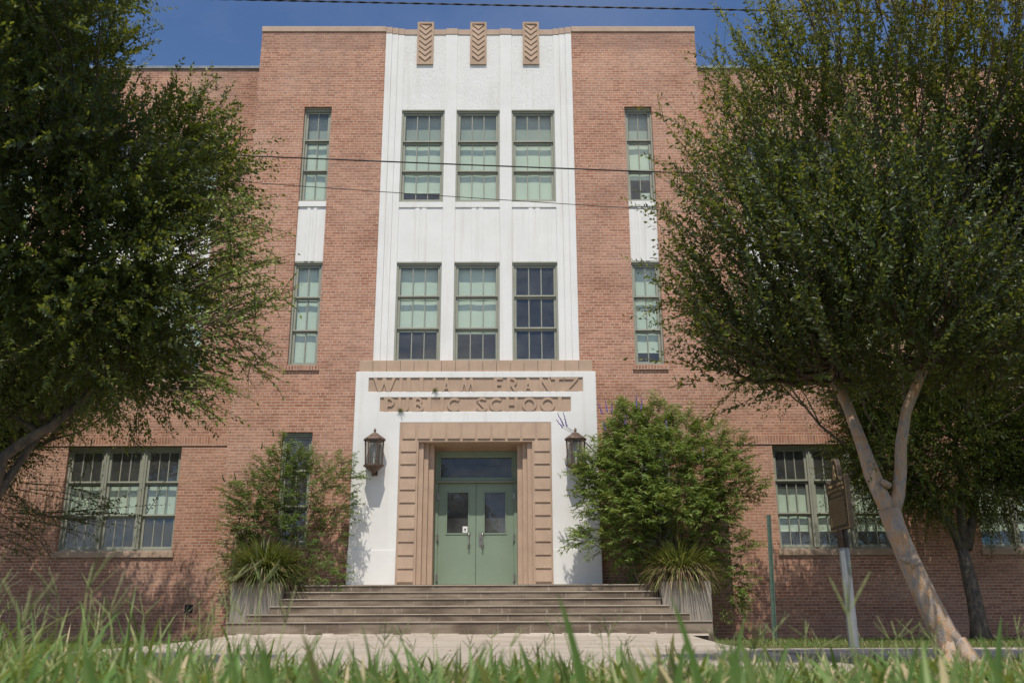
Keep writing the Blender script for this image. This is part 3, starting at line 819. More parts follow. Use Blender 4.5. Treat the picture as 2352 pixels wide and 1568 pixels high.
def twig_mesh(start, direc, length, curve, r0=.004, every=1):
    """thin three-sided stems for shoots"""
    start, direc, length, curve = start[::every], norm(direc[::every]), length[::every], curve[::every]
    n = len(start); K = 4
    t = np.linspace(-.05, .95, K)
    pos = start[:, None]+direc[:, None]*(length[:, None]*t)[..., None]+curve[:, None]*(length[:, None]*t**2)[..., None]
    a = norm(np.cross(direc, np.array([.3, .5, .81]))); b = np.cross(direc, a)
    rad = r0*(1-.8*np.linspace(0, 1, K))
    v = np.zeros((n, K, 3, 3))
    for j in range(3):
        w = 2*math.pi*j/3
        v[:, :, j] = pos+(a*math.cos(w)+b*math.sin(w))[:, None]*rad[None, :, None]
    tr = []
    for i in range(K-1):
        for j in range(3):
            p, q = i*3+j, i*3+(j+1) % 3
            tr += [(p, q, q+3), (p, q+3, p+3)]
    tr = np.array(tr)
    return v.reshape(-1, 3), (np.arange(n)[:, None, None]*K*3+tr[None]).reshape(-1, 3)

def cat(parts):
    v, t, o = [], [], []
    off = 0
    for p in parts:
        v.append(p[0]); t.append(p[1]+off); off += len(p[0])
        o.append(p[2] if len(p) > 2 else np.zeros(len(p[0])))
    return np.concatenate(v), np.concatenate(t), np.concatenate(o)

def bark_mat(name, c1, c2, c3, sc=7):
    t = NT(name); p = t.pos()
    f = t.noise(t.scaled(p, (1.6, 1.6, .8)), sc, 5, .62); g = t.noise(t.scaled(p, (1, 1, .35)), sc*2.3, 5, .7); h = t.noise(p, 90, 3)
    c = t.ramp(f, [(.40, c1), (.49, c2), (.62, c3)])
    c = t.mix(.4, c, t.ramp(g, [(.3, (.55,.55,.58)), (.7, (1.25,1.2,1.15))]), 'MULTIPLY')
    t.bsdf(c, .8, t.bump(t.math('ADD', g, t.math('MULTIPLY', h, .5)), .9, .018), 0, .2); return t.m
M['bark'] = bark_mat('mottled_bark', (.33,.285,.26), (.43,.335,.255), (.47,.29,.17), 12)
M['darkbark'] = bark_mat('grey_brown_bark', (.075,.065,.058), (.12,.10,.08), (.17,.135,.105))
M['twig'] = plain('twig_bark', (.085, .06, .042), .8, .3, 20)
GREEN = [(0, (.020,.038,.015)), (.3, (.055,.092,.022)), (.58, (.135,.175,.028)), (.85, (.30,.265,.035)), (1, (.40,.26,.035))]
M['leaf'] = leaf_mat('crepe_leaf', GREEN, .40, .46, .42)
M['leaf_bright'] = leaf_mat('bush_leaf', [(0, (.040,.080,.022)), (.5, (.11,.185,.045)), (.85, (.21,.29,.06)), (1, (.32,.30,.07))], .3, .5, .4)

def limb(p0, p1, bend, n=7, wob=.03):
    p0, p1, bend = Vector(p0), Vector(p1), Vector(bend); out = []
    for i in range(n+1):
        t = i/n
        p = p0.lerp(p1, t)+bend*(4*t*(1-t))
        if 0 < i < n: p += Vector(rng.normal(0, wob, 3))*1
        out.append(p)
    return out

def crown(name, parent, root_pts, blobs, per, leaf, nleaf, upbias, droop, lmat, tops=None, tonefn=None, slen=(.35, .85), centre=None, twig_every=2, limb_r=.035):
    """blobs: (centre, radii, weight). Limbs run from the nearest root point to each blob; leafy shoots fill it."""
    parts, twigs, lm = [], [], MB()
    for (c, rad, wgt) in blobs:
        c = np.array(c, float); rad = np.array(rad, float)
        rp = min(root_pts, key=lambda q: (Vector(q)-Vector(c)).length+max(0, q[2]-c[2])*2)
        r_ = limb_r*rng.uniform(.7, 1.1)
        pts = limb(rp, c, ((c[0]-rp[0])*.12, (c[1]-rp[1])*.12, -.06*(Vector(c)-Vector(rp)).length), 7)
        if c[2] > 5.4 and leaf < .08: r_ *= .36
        lm.tube(pts, [r_*(1-.75*i/7) for i in range(8)], 7)
        for k in range(3):
            e = c+rad*norm(rng.normal(size=3))*.8
            lm.tube(limb(pts[4+k % 3], e, rng.normal(0, .05, 3), 4, .02), [r_*.4, r_*.33, r_*.25, r_*.18, r_*.1], 5)
        n = max(8, int(per*wgt*rad[0]*rad[1]*rad[2]))
        u = norm(rng.normal(size=(n, 3)))*rng.uniform(.12, 1, (n, 1))**(1/2.2)
        st = c+u*rad
        ctr = np.array(centre if centre is not None else c)
        out = norm(st-ctr)*.55+u*.55
        d = norm(out+np.array([0, 0, upbias])+rng.normal(0, .35, (n, 3)))
        ln = rng.uniform(*slen, n)
        cv = np.stack([rng.normal(0, .12, n), rng.normal(0, .12, n), -droop*rng.uniform(.3, 1, n)], 1)
        t0, t1 = tonefn(st, d, n)
        dt = rng.normal(0, .09); t0 = t0+dt; t1 = t1+dt
        parts.append(shoots(st, d, ln, cv, nleaf, leaf, t0, t1))
        twigs.append(twig_mesh(st, d, ln, cv, .0045, twig_every))
    leafy('crown', parts, twigs, lmat, parent)
    return lm

def px(x, y, dY, Y0): # point seen at picture position x,y at depth Y0+dY
    return tuple(at(x, y, Y0+dY))

# --- leaning crepe myrtle on the verge, right
T1 = empty('crepe_myrtle', (4.64, -14.9, 0), 'leaning crepe myrtle with mottled forked trunk and upright yellow-green shoots, right of the path', 'tree')
Y1 = -14.9
tk = MB()
tr_ = [(4.60,-14.88,-.12), (4.585,-14.88,.02), (4.545,-14.88,.13), (4.49,-14.87,.28), (4.41,-14.86,.50), (4.33,-14.85,.75), (4.27,-14.84,.95), (4.225,-14.83,1.12), (4.19,-14.83,1.28)]
tk.tube(tr_, [.22,.150,.122,.110,.100,.094,.090,.090,.095], 14)
lA = [(4.20,-14.83,1.22), (4.13,-14.82,1.42), (4.085,-14.80,1.60), (4.06,-14.78,1.75), (4.03,-14.74,1.95), (3.985,-14.66,2.25), (3.93,-14.56,2.55), (3.88,-14.4,2.95)]
lB = [(4.20,-14.83,1.20), (4.285,-14.84,1.40), (4.325,-14.86,1.62), (4.34,-14.9,1.85), (4.405,-14.95,2.15), (4.53,-15.0,2.42), (4.68,-15.04,2.70), (4.84,-15.05,3.1)]
tk.tube(lA, [.075,.070,.074,.064,.055,.05,.046,.038], 12)
tk.tube(lB, [.07,.058,.055,.052,.048,.046,.044,.038], 12)
for an, ln_ in ((.2, .34), (1.5, .28), (2.7, .3), (3.9, .34), (5.0, .36)):
    c_, s_ = math.cos(an), math.sin(an)
    tk.tube([(4.575+.06*c_, -14.88+.06*s_, .15), (4.59+.12*c_, -14.88+.12*s_, .035), (4.6+.2*c_, -14.88+.2*s_, -.02), (4.6+ln_*c_, -14.88+ln_*s_, -.07)], [.075, .07, .05, .02], 10)
# knots and pruned stubs
for p, d, r in (((4.155,-14.90,1.50), (-.06,-.05,.03), .035), ((4.33,-14.92,.80), (.06,-.03,.04), .04), ((4.235,-14.92,.83), (-.09,-.03,.02), .032), ((4.07,-14.86,1.66), (-.07,-.04,.05), .03)):
    p = Vector(p); d = Vector(d); tk.tube([p-d*.6, p+d*.2, p+d*.55], [r*1.1, r*.8, r*.55], 8)
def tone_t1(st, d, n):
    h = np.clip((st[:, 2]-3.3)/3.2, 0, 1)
    base = .05+.56*h+rng.normal(0, .08, n)  # yellow new growth above; lower leaves darkened to stand for crown shade
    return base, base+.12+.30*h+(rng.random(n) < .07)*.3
BL1 = []
for (x, y, dy, rx, rz, w) in (
    (1740,470,-.2,.5,.50,.9), (1680,640,.1,.4,.40,.75), (1710,330,.2,.36,.45,.55), (1800,560,-.5,.6,.55,1), (1760,760,.1,.5,.34,1.0), (1650,790,.2,.28,.22,.6),
    (1880,430,.4,.6,.6,1), (1900,640,-.7,.65,.55,1), (1900,800,.1,.5,.32,1), (1860,230,.1,.5,.6,.7), (1770,190,.4,.35,.55,.5), (2000,230,-.3,.5,.7,.7),
    (2040,480,-.8,.6,.6,1), (2050,700,-.9,.6,.5,1), (2040,820,.4,.5,.3,.9), (2150,300,.2,.55,.7,.75), (2190,520,.4,.65,.6,1), (2200,720,-.6,.6,.5,1),
    (2250,200,-.3,.5,.75,.65), (2330,400,-.4,.6,.7,.9), (2340,620,.2,.6,.6,1), (2330,800,-.3,.5,.4,1), (2230,870,.3,.5,.3,.8), (2440,300,0,.6,.8,.8), (2450,560,-.2,.6,.7,1), (2430,780,.1,.5,.5,.9),
    (2350,60,0,.5,.6,.55), (2150,60,.3,.5,.5,.5), (1960,60,.1,.45,.5,.5), (2070,-60,0,.5,.5,.5), (2300,-90,-.3,.5,.5,.5),
    (1740,815,-.3,.34,.2,1.6), (1830,860,-.2,.34,.18,1.7), (1930,870,.2,.3,.17,1.6), (2040,880,.3,.3,.17,1.5), (1900,820,-.5,.4,.2,1.4), (2120,850,-.4,.4,.2,1.4), (2270,850,-.3,.45,.22,1.3), (1670,840,.3,.24,.15,1.5)):
    BL1.append((px(x, y, dy, Y1), (rx, .55, rz), w))
for (x, y, dy, r_) in ((1800,-170,-1.3,.5),(1980,-220,-1.4,.6),(2170,-230,-1.5,.65),(2360,-210,-1.4,.65),(2080,-90,-1.7,.42),(2290,-100,-1.7,.42),(1880,-60,-1.2,.35),(2560,-60,-1.2,.8),(2560,300,-.8,.8),(2600,600,-.3,.7),(1850,520,1.1,.55),(2050,560,1.1,.6),(2250,560,1.0,.6),(1880,720,1.0,.5),(2100,720,1.0,.5),(2300,720,1.0,.5),(2000,640,-1.0,.4),(2180,640,-1.1,.4),(1850,760,-.7,.35),(2120,790,-.6,.35)):  # off-frame and inner clumps added to shade the lower crown
    BL1.append((px(x, y, dy, Y1), (r_, r_*.9, r_*.8), .75))
roots1 = [lA[-1], lA[-2], lB[-1], lB[-2], (3.85,-14.5,3.4), (4.75,-15,3.5)]
tk.tube([lA[-1], (3.85,-14.5,3.4), (3.95,-14.6,4.2), (4.0,-14.5,5)], [.04,.034,.028,.02], 8); tk.tube([lB[-1], (4.75,-15,3.5), (4.95,-14.9,4.2), (5.1,-14.8,5)], [.04,.034,.028,.02], 8)
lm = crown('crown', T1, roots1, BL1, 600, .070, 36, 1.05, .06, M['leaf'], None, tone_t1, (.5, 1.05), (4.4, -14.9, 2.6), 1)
# long wands leaving the outline
def wands(parent, specs, leaf, nleaf, mat, tone, Y0, name='long_shoots'):
    parts, tw = [], []
    for (x0, y0, x1, y1, dy, k) in specs:
        for j in range(k):
            a = np.array(px(x0+rng.normal(0, 14), y0+rng.normal(0, 14), dy+rng.normal(0, .15), Y0)); b = np.array(px(x1+rng.normal(0, 16), y1+rng.normal(0, 16), dy+rng.normal(0, .25), Y0))
            L = np.linalg.norm(b-a); d = (b-a)/L
            cv = np.array([[rng.normal(0, .16), rng.normal(0, .16), rng.uniform(-.3, .06)]])*min(1, .9/L)
            nl = max(6, int(nleaf*L)); t0 = np.array([tone[0]+rng.normal(0, .05)]); t1 = np.array([tone[1]+rng.normal(0, .08)])
            parts.append(shoots(a[None], (d-cv[0])[None], np.array([L]), cv, nl, leaf, t0, t1, tone_noise=.08)); tw.append(twig_mesh(a[None], (d-cv[0])[None], np.array([L]), cv, .006))
            for q in rng.uniform(.2, .85, 4):   # side sprigs
                s0 = a+(d-cv[0])*L*q+cv[0]*L*q*q; sd = norm(d+rng.normal(0, .6, 3)); sl = L*rng.uniform(.15, .4)
                parts.append(shoots(s0[None], sd[None], np.array([sl]), cv, max(4, int(nleaf*sl)), leaf, t0, t1, tone_noise=.08)); tw.append(twig_mesh(s0[None], sd[None], np.array([sl]), cv, .004))
    leafy(name, parts, tw, mat, parent)
wands(T1, [(1640,420,1500,250,.1,2), (1640,470,1560,330,.2,4), (1680,560,1515,400,0,4), (1650,640,1500,440,0,4), (1660,700,1520,590,.2,6), (1700,760,1545,690,.2,6), (1720,790,1560,740,.1,4), (1600,860,1540,900,.3,2), (1740,800,1590,780,.2,4),
    (1720,330,1610,170,.1,4), (1740,300,1640,110,.1,6), (1790,240,1680,60,.2,6), (1840,200,1770,-20,.1,6), (1900,180,1850,-40,0,6), (1980,160,1950,-60,.2,6), (2060,150,2080,-60,-.2,6), (2140,160,2170,-60,.1,6), (2230,140,2250,-60,0,4), (2320,160,2350,-60,0,4),
    (1920,520,1880,340,-1.2,2), (2080,600,2170,400,-1.1,2), (1730,830,1620,930,.4,2), (1690,720,1480,680,.2,2)], .054, 36, M['leaf'], (.42, .68), Y1)
lm.build('limb', M['twig'], T1, smooth=True)
tk.build('trunk', M['bark'], T1, smooth=True)

# --- big crepe myrtle on the verge, left; its trunk stands outside the frame
T2 = empty('crepe_myrtle', (-4.35, -15, 0), 'large dark spreading crepe myrtle in the left foreground, its trunk beyond the picture edge', 'tree')
Y2 = -15.0
tk = MB()
tk.tube([(-4.5,-15,-.1), (-4.42,-15,.3), (-4.25,-15,.8), (-3.95,-15,1.15), (-3.78,-15,1.32)], [.2,.15,.13,.12,.11], 12)
L1 = [px(-20,1150,0,Y2), px(6,1050,0,Y2), px(60,1010,0,Y2), px(117,980,0,Y2), px(191,916,.1,Y2), px(235,860,.2,Y2), px(300,780,.3,Y2)]
L2 = [px(-10,1140,0,Y2), px(14,1105,.1,Y2), px(53,1050,.2,Y2), px(96,990,.3,Y2), px(150,930,.6,Y2)]
L3 = [px(-60,1100,0,Y2), px(-90,800,.1,Y2), px(0,712,.1,Y2), px(56,642,.2,Y2), px(101,577,.2,Y2), px(155,488,.3,Y2), px(206,441,.3,Y2), px(240,330,.3,Y2)]
L4 = [px(-80,900,0,Y2), px(-60,640,0,Y2), px(0,525,-.1,Y2), px(42,464,-.1,Y2), px(120,400,-.1,Y2), px(216,368,-.2,Y2), px(300,366,-.3,Y2), px(366,398,-.3,Y2)]
L5 = [px(-90,900,0,Y2), px(-40,500,.2,Y2), px(60,250,.2,Y2), px(120,60,.3,Y2)]
for L_, r_ in ((L1,.055), (L2,.045), (L3,.05), (L4,.045), (L5,.06)): tk.tube(L_, [r_*(1-.6*i/(len(L_)-1)) for i in range(len(L_))], 9)
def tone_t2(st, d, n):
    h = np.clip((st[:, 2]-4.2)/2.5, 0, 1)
    base = .10+.30*h+rng.normal(0, .08, n); return base, base+.12+.14*h  # lower leaves darker, crown shade put into their tone
BL2 = []
for (x, y, dy, rx, rz, w) in (
    (60,100,0,.65,.6,1), (170,140,-.2,.5,.5,1), (215,60,.2,.35,.45,.7), (-40,250,-.4,.6,.7,1), (100,280,-.6,.6,.5,1), (190,240,.2,.35,.4,.9), (40,430,-.5,.6,.5,1), (200,400,-.4,.55,.42,1), (330,340,0,.5,.34,.9),
    (420,330,.2,.42,.34,.9), (480,360,.2,.3,.25,.8), (330,460,-.5,.55,.42,1), (450,450,.1,.42,.35,.9), (120,560,-.5,.65,.5,1), (260,580,-.6,.6,.48,1), (400,570,-.2,.5,.42,1), (-40,600,-.2,.6,.6,1),
    (60,720,-.3,.6,.48,1), (200,720,-.5,.6,.45,1), (340,700,-.3,.5,.42,1), (100,850,.3,.55,.28,.9), (250,830,-.3,.5,.3,.9), (370,810,0,.4,.28,.8), (-60,820,.2,.55,.5,1), (330,890,.2,.4,.2,.55), (200,900,.4,.35,.16,.5), (30,930,.4,.4,.14,.5),
    (100,-80,0,.7,.5,.8), (250,-60,.2,.4,.4,.5), (-60,0,.2,.6,.8,.9)):
    BL2.append((px(x, y, dy, Y2), (rx, .55, rz), w))
for (x, y, dy, r_) in ((250,-330,-1.7,.7),(120,-300,-2.0,.7),(-60,-200,-2.0,.7),(60,-150,-1.5,.7),(-150,-100,-1.4,.8),(220,-260,-1.2,.6),(0,-330,-1.2,.8),(-250,200,-1.0,.8),(-250,500,-.8,.8),(120,20,-1.6,.5),(-60,120,-1.5,.6),(60,300,-1.3,.45),(200,330,-1.1,.4),(-200,750,-.3,.7)):  # clumps mostly above and outside the frame, added to shade this crown
    BL2.append((px(x, y, dy, Y2), (r_, r_*.9, r_*.8), .8))
roots2 = [L1[3], L1[5], L2[3], L3[4], L3[6], L4[3], L4[5], L5[1], L5[2], L3[2]]
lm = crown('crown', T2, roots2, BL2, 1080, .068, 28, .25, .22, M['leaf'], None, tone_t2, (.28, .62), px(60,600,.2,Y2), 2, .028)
wands(T2, [(480,330,540,270,.2,2), (430,270,500,190,.2,2), (330,240,350,165,.1,3), (220,120,270,40,.2,3), (230,60,310,100,.3,3), (200,0,240,-40,.2,2), (460,200,520,190,.3,1), (520,400,575,260,.3,1), (400,230,480,210,.3,2),
    (470,420,540,350,.2,2), (330,900,400,960,.2,2), (430,880,500,960,.2,2), (250,920,310,1010,.3,2), (160,900,200,985,.4,2)], .044, 34, M['leaf'], (.30, .46), Y2)
# nearer drooping sprays at its right edge, sunlight put into their bright leaf colour
wands(T2, [(445,560,625,500,-2.1,4), (455,600,645,540,-2.1,6), (465,640,665,590,-2.1,6), (485,700,625,640,-2.1,6), (495,730,685,680,-2.1,8), (485,770,625,800,-2.1,6), (465,800,665,880,-2.1,4), (435,860,545,900,-2.1,6), (495,470,595,450,-2.1,4), (395,900,505,960,-2.1,4), (435,740,585,740,-2.1,6)], .040, 44, M['leaf_bright'], (.72, .92), Y2, 'sun_toned_sprays')
# lower sprays before the ground floor window, shade put into their dark leaf tone
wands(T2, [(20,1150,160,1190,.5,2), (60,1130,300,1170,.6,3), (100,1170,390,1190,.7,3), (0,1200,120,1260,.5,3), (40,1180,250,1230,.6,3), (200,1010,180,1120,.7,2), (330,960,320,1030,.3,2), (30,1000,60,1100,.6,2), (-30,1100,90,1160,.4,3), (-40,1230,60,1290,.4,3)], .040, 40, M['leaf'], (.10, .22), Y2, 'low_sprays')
lm.build('limb', M['darkbark'], T2, smooth=True)
tk.build('trunk', M['darkbark'], T2, smooth=True)

# --- trees against the wings
def wing_tree(x, y, label, trunk, fork, blobs, seed):
    T = empty('crepe_myrtle', (x, y, 0), label, 'tree', None)
    tk = MB()
    tk.tube([(x+a, y+b, z) for a, b, z in trunk], [.21*(1-.1*i)+(.06 if i == 0 else 0) for i in range(len(trunk))], 12)
    for fpts in fork: tk.tube([(x+a, y+b, z) for a, b, z in fpts], [.13*(1-.6*i/(len(fpts)-1)) for i in range(len(fpts))], 9)
    ends = [(x+f[-1][0], y+f[-1][1], f[-1][2]) for f in fork]
    def tn(st, d, n):
        b = .2+rng.normal(0, .08, n)+.1*np.clip((st[:, 2]-4.5)/2, 0, 1); return b, b+.12
    lm = crown('crown', T, ends, [((x+a, y+b, z), (rx, ry, rz), w) for a, b, z, rx, ry, rz, w in blobs], 560, .095, 20, .15, .28, M['leaf'], None, tn, (.5, 1.1), (x, y, 4.5), 2, .05)
    lm.build('limb', M['darkbark'], T, smooth=True); tk.build('trunk', M['darkbark'], T, smooth=True)
    return T
FK = [[(-.1,0,2.0), (-.25,0,2.5), (-.75,-.1,3.1), (-1.3,-.2,3.7)], [(-.05,0,2.0), (-.05,-.1,2.8), (.05,-.2,3.6), (0,-.2,4.6)], [(.0,0,2.0), (.3,.1,2.7), (.5,.2,3.4), (1.2,.3,4.2)]]
TK = [(.06,0,-.1), (.04,0,.3), (.02,0,.9), (-.04,0,1.5), (-.1,0,2.05)]
wing_tree(11.55, -.85, 'dark forked crepe myrtle against the brick wing behind the leaning tree', TK, FK,
    [(-3.3,-.8,6.2,.7,.6,.45,1.6), (-2.5,-.9,7.0,.75,.7,.5,1.6), (-2.1,-.4,5.5,.7,.7,.45,1.6), (-1.7,.2,3.9,.5,.6,.35,.6), (-3.2,-1.8,7.3,1.2,1.1,.7,.45), (-1.6,-2.0,7.2,1.3,1.1,.8,.45), (0,-1.9,6.6,1.3,1.1,.9,.45), (1.6,-1.8,6.2,1.3,1.1,.9,.45), (3.2,-1.6,6.0,1.3,1.1,.9,.45), (-2.6,-3.9,6.6,1.3,1.2,.7,.7), (-.8,-3.9,6.4,1.3,1.2,.8,.7), (1.0,-3.7,5.8,1.3,1.2,.8,.7), (2.8,-3.5,5.6,1.3,1.2,.8,.7), (2.6,-.6,3.4,.9,.8,.5,.8), (3.6,-.4,3.6,.9,.8,.6,.8), (-1.6,-.2,4.2,1.2,1.1,.9,1), (-1.3,0,5.4,1.2,1.1,.9,1), (-1.2,.3,3.3,.8,.8,.45,.9), (0,-.4,4.6,1.2,1.1,.9,1), (0,0,5.8,1.2,1.1,.8,.9), (-.3,.1,3.5,.8,.9,.5,1),
     (1.3,-.2,4.4,1.2,1.1,.9,1), (1.3,.2,5.4,1.2,1,.9,1), (1.0,.1,3.4,.9,.9,.5,1), (2.5,0,4.3,1.1,1,.9,1), (2.4,0,3.4,.9,.9,.5,.9), (-4.2,-.7,6.1,.7,.7,.5,1.1), (3.5,.1,4.8,1,1,1,.9), (.6,-.3,6.4,1.1,1,.6,.7), (-.9,-.5,3.1,.6,.6,.3,.7), (.7,-.6,3.0,.6,.6,.3,.7)], 1)
wing_tree(-12.6, -1.0, 'shaded crepe myrtle behind the left foreground tree, beside the brick wing', TK, FK,
    [(3.9,-.6,6.0,.7,.6,.45,1.6), (4.9,-.6,6.2,.6,.5,.4,1.4), (2.7,-.6,6.9,.8,.7,.5,1.6), (2.2,-.4,5.4,.9,.9,.6,.6), (3.2,-.3,5.2,.8,.8,.4,.5), (4.6,-1.8,7.2,1.2,1.1,.7,.45), (3.0,-2.0,7.0,1.3,1.1,.8,.45), (1.4,-1.9,6.6,1.3,1.1,.9,.45), (-.2,-1.8,6.2,1.3,1.1,.9,.45), (4.2,-3.9,6.6,1.2,1.2,.7,.7), (2.4,-3.9,6.4,1.3,1.2,.8,.7), (.6,-3.7,5.8,1.3,1.2,.8,.7), (-1.2,-3.5,5.6,1.3,1.2,.8,.7), (.9,-.2,4.4,1.0,1.1,.8,1), (1.3,0,5.4,1.2,1.1,.9,.8), (0,-.4,4.6,1.2,1.1,.9,1), (0,0,5.8,1.2,1.1,.8,.9), (-.3,.1,3.5,.8,.9,.5,1), (2.2,.3,6.0,1,.9,.6,.6)], 2)

for (x, y, h, lab) in ((-2.6, -47, 9.5, 'tall tree across the street, mirrored in the left door pane'), (4.3, -50, 8.0, 'round tree across the street, mirrored in the right door pane'), (-11, -49, 10, 'broad tree across the street, farthest from the doors')):
    T = empty('street_tree', (x, y, 0), lab, 'tree')
    MB().tube([(x, y, -.2), (x+.1, y, h*.25), (x, y, h*.5)], [.25, .2, .12], 10).build('trunk', M['darkbark'], T, smooth=True)
    n = 9000; u = norm(rng.normal(size=(n, 3)))*rng.uniform(.3, 1, (n, 1))**.5*(1+.25*np.sin(rng.uniform(0, 6, (n, 1))))
    v, t, o = leaves_from(np.array([x, y, h*.62])+u*np.array([h*.26, h*.26, h*.4]), rng.normal(size=(n, 3)), rng.normal(size=(n, 3)), np.full(n, .34), np.full(n, .24), rng.uniform(.1, .5, n))
    raw_mesh('crown', v, t, M['leaf'], T, o)
# --- chaste tree bushes in the beds either side of the steps
M['flower'] = plain('purple_flower', (.17, .12, .34), .7, .25, 60)
def fronds(c, rad, n, leaf, tone, droop=.35, outc=None, nfrond=6):
    """sprays of hand-shaped leaves: each spray holds whorls of 5 narrow leaflets"""
    c = np.array(c, float); rad = np.array(rad, float)
    u = norm(rng.normal(size=(n, 3)))*rng.uniform(.1, 1, (n, 1))**(1/2.4)
    st = c+u*rad
    d = norm(u*.8+(norm(st-np.array(outc))*.6 if outc is not None else 0)+np.array([0, 0, .35])+rng.normal(0, .3, (n, 3)))
    ln = rng.uniform(.22, .5, n)
    W = nfrond
    t = np.linspace(.25, 1, W)[None]*np.ones((n, 1))
    pos = st[:, None]+d[:, None]*(ln[:, None]*t)[..., None]+np.array([0, 0, -droop])*(ln[:, None]*t**2)[..., None]*.5
    parts = []
    for k in range(5):
        a = (k-2)*.55
        side = norm(np.cross(d, np.array([0, 0, 1.])))[:, None]*np.where(np.arange(W) % 2, 1, -1)[None, :, None]
        pet = norm(side*1.0+d[:, None]*.5+rng.normal(0, .2, pos.shape))
        ax = norm(np.cross(pet, np.array([0, 0, 1.])))
        ld = norm(pet*math.cos(a)+ax*math.sin(a)+np.array([0, 0, -.3])+rng.normal(0, .3, pos.shape))
        L = leaf*(1-.18*abs(k-2))*rng.uniform(.7, 1.1, (n, W))
        tn = (tone+rng.normal(0, .1, (n, 1))+rng.normal(0, .06, (n, W))+.12*t)
        nr = norm(np.array([0, -.25, 1.])+rng.normal(0, .6, pos.shape))
        parts.append(leaves_from(pos.reshape(-1, 3), ld.reshape(-1, 3), nr.reshape(-1, 3), L.ravel(), L.ravel()*.19, tn.ravel(), .1))
    return cat(parts), (st, d, ln)
def spike(p, d, L):
    m = MB(); p, d = Vector(p), Vector(d).normalized()
    rr = [.006]; pts = [p]
    n = 9
    for i in range(1, n+1):
        pts.append(p+d*L*i/n+Vector(rng.normal(0, .006, 3))); rr.append((.022 if i % 2 else .013)*(1-.75*i/n)+.003)
    return m.tube(pts, rr, 7)
def bush(x, y, label, blobs, dens, tone, leaf, stems, spikes, dry=0):
    Bu = empty('chaste_tree_bush', (x, y, 0), label, 'bush')
    parts, tw = [], []
    m = MB()
    for i in range(stems):
        c = blobs[i % len(blobs)]
        e = (x+c[0]+rng.normal(0, .2), y+c[1]+rng.normal(0, .15), c[2]+rng.normal(0, .15))
        b = (x+rng.normal(0, .22), y+rng.normal(0, .15), -.05)
        m.tube(limb(b, e, ((e[0]-b[0])*-.1, 0, .25), 7, .03), [.026*(1-.8*k/7) for k in range(8)], 6)
    for (a, b, z, rx, ry, rz, w) in blobs:
        f, (st, d, ln) = fronds((x+a, y+b, z), (rx, ry, rz), int(dens*w*rx*ry*rz)+12, leaf, tone, .4, (x, y, 2.2))
        parts.append(f); tw.append(twig_mesh(st, d, ln, np.tile([[0, 0, -.2]], (len(st), 1)), .005))
    leafy('foliage', parts, tw, M['leaf_bright'], Bu)
    m.build('stems', M['twig'], Bu, smooth=True)
    for (X_, Z_, dx, L) in spikes:
        spike((X_, y-.5, Z_+.08), (dx, -.1, 1), L).build('flower_spike', M['flower'] if L > .2 else M['leaf_bright'], Bu)
    return Bu
def stalk(Bu, a, b): MB().tube(limb(a, b, (0, 0, .06), 5, .01), [.009, .008, .007, .006, .005, .004], 6).build('twig', M['twig'], Bu)
bush(-4.45, -1.0, 'thin feathery green bush left of the white portal, half over a narrow window',
    [(-.85,.1,3.3,.5,.4,.5,.9), (-.3,0,3.7,.45,.4,.55,.8), (.1,.1,3.9,.4,.35,.5,.55), (.5,-.1,3.5,.5,.4,.45,.6), (1.0,0,3.75,.45,.35,.4,.5), (1.4,0,3.8,.3,.3,.3,.4), (1.1,.1,3.1,.5,.4,.45,.5), (-.9,.15,2.6,.4,.4,.55,.9), (-.3,.1,2.7,.5,.4,.6,.9), (.4,0,2.6,.5,.4,.5,.6), (1.1,.1,2.4,.4,.3,.5,.3),
     (-1.1,.2,1.9,.35,.3,.4,.5), (.5,-.2,1.9,.4,.3,.35,.4), (.9,-.3,1.55,.4,.3,.2,.6), (1.3,-.35,1.35,.35,.2,.12,.5), (.3,-.1,4.1,.25,.25,.3,.45), (-.2,0,4.3,.15,.2,.3,.4)], 850, .36, .13, 16,
    [(-5.75,3.45,-.5,.18), (-5.5,3.5,-.3,.16), (-4.7,4.5,-.15,.18), (-4.95,4.2,0,.18)])
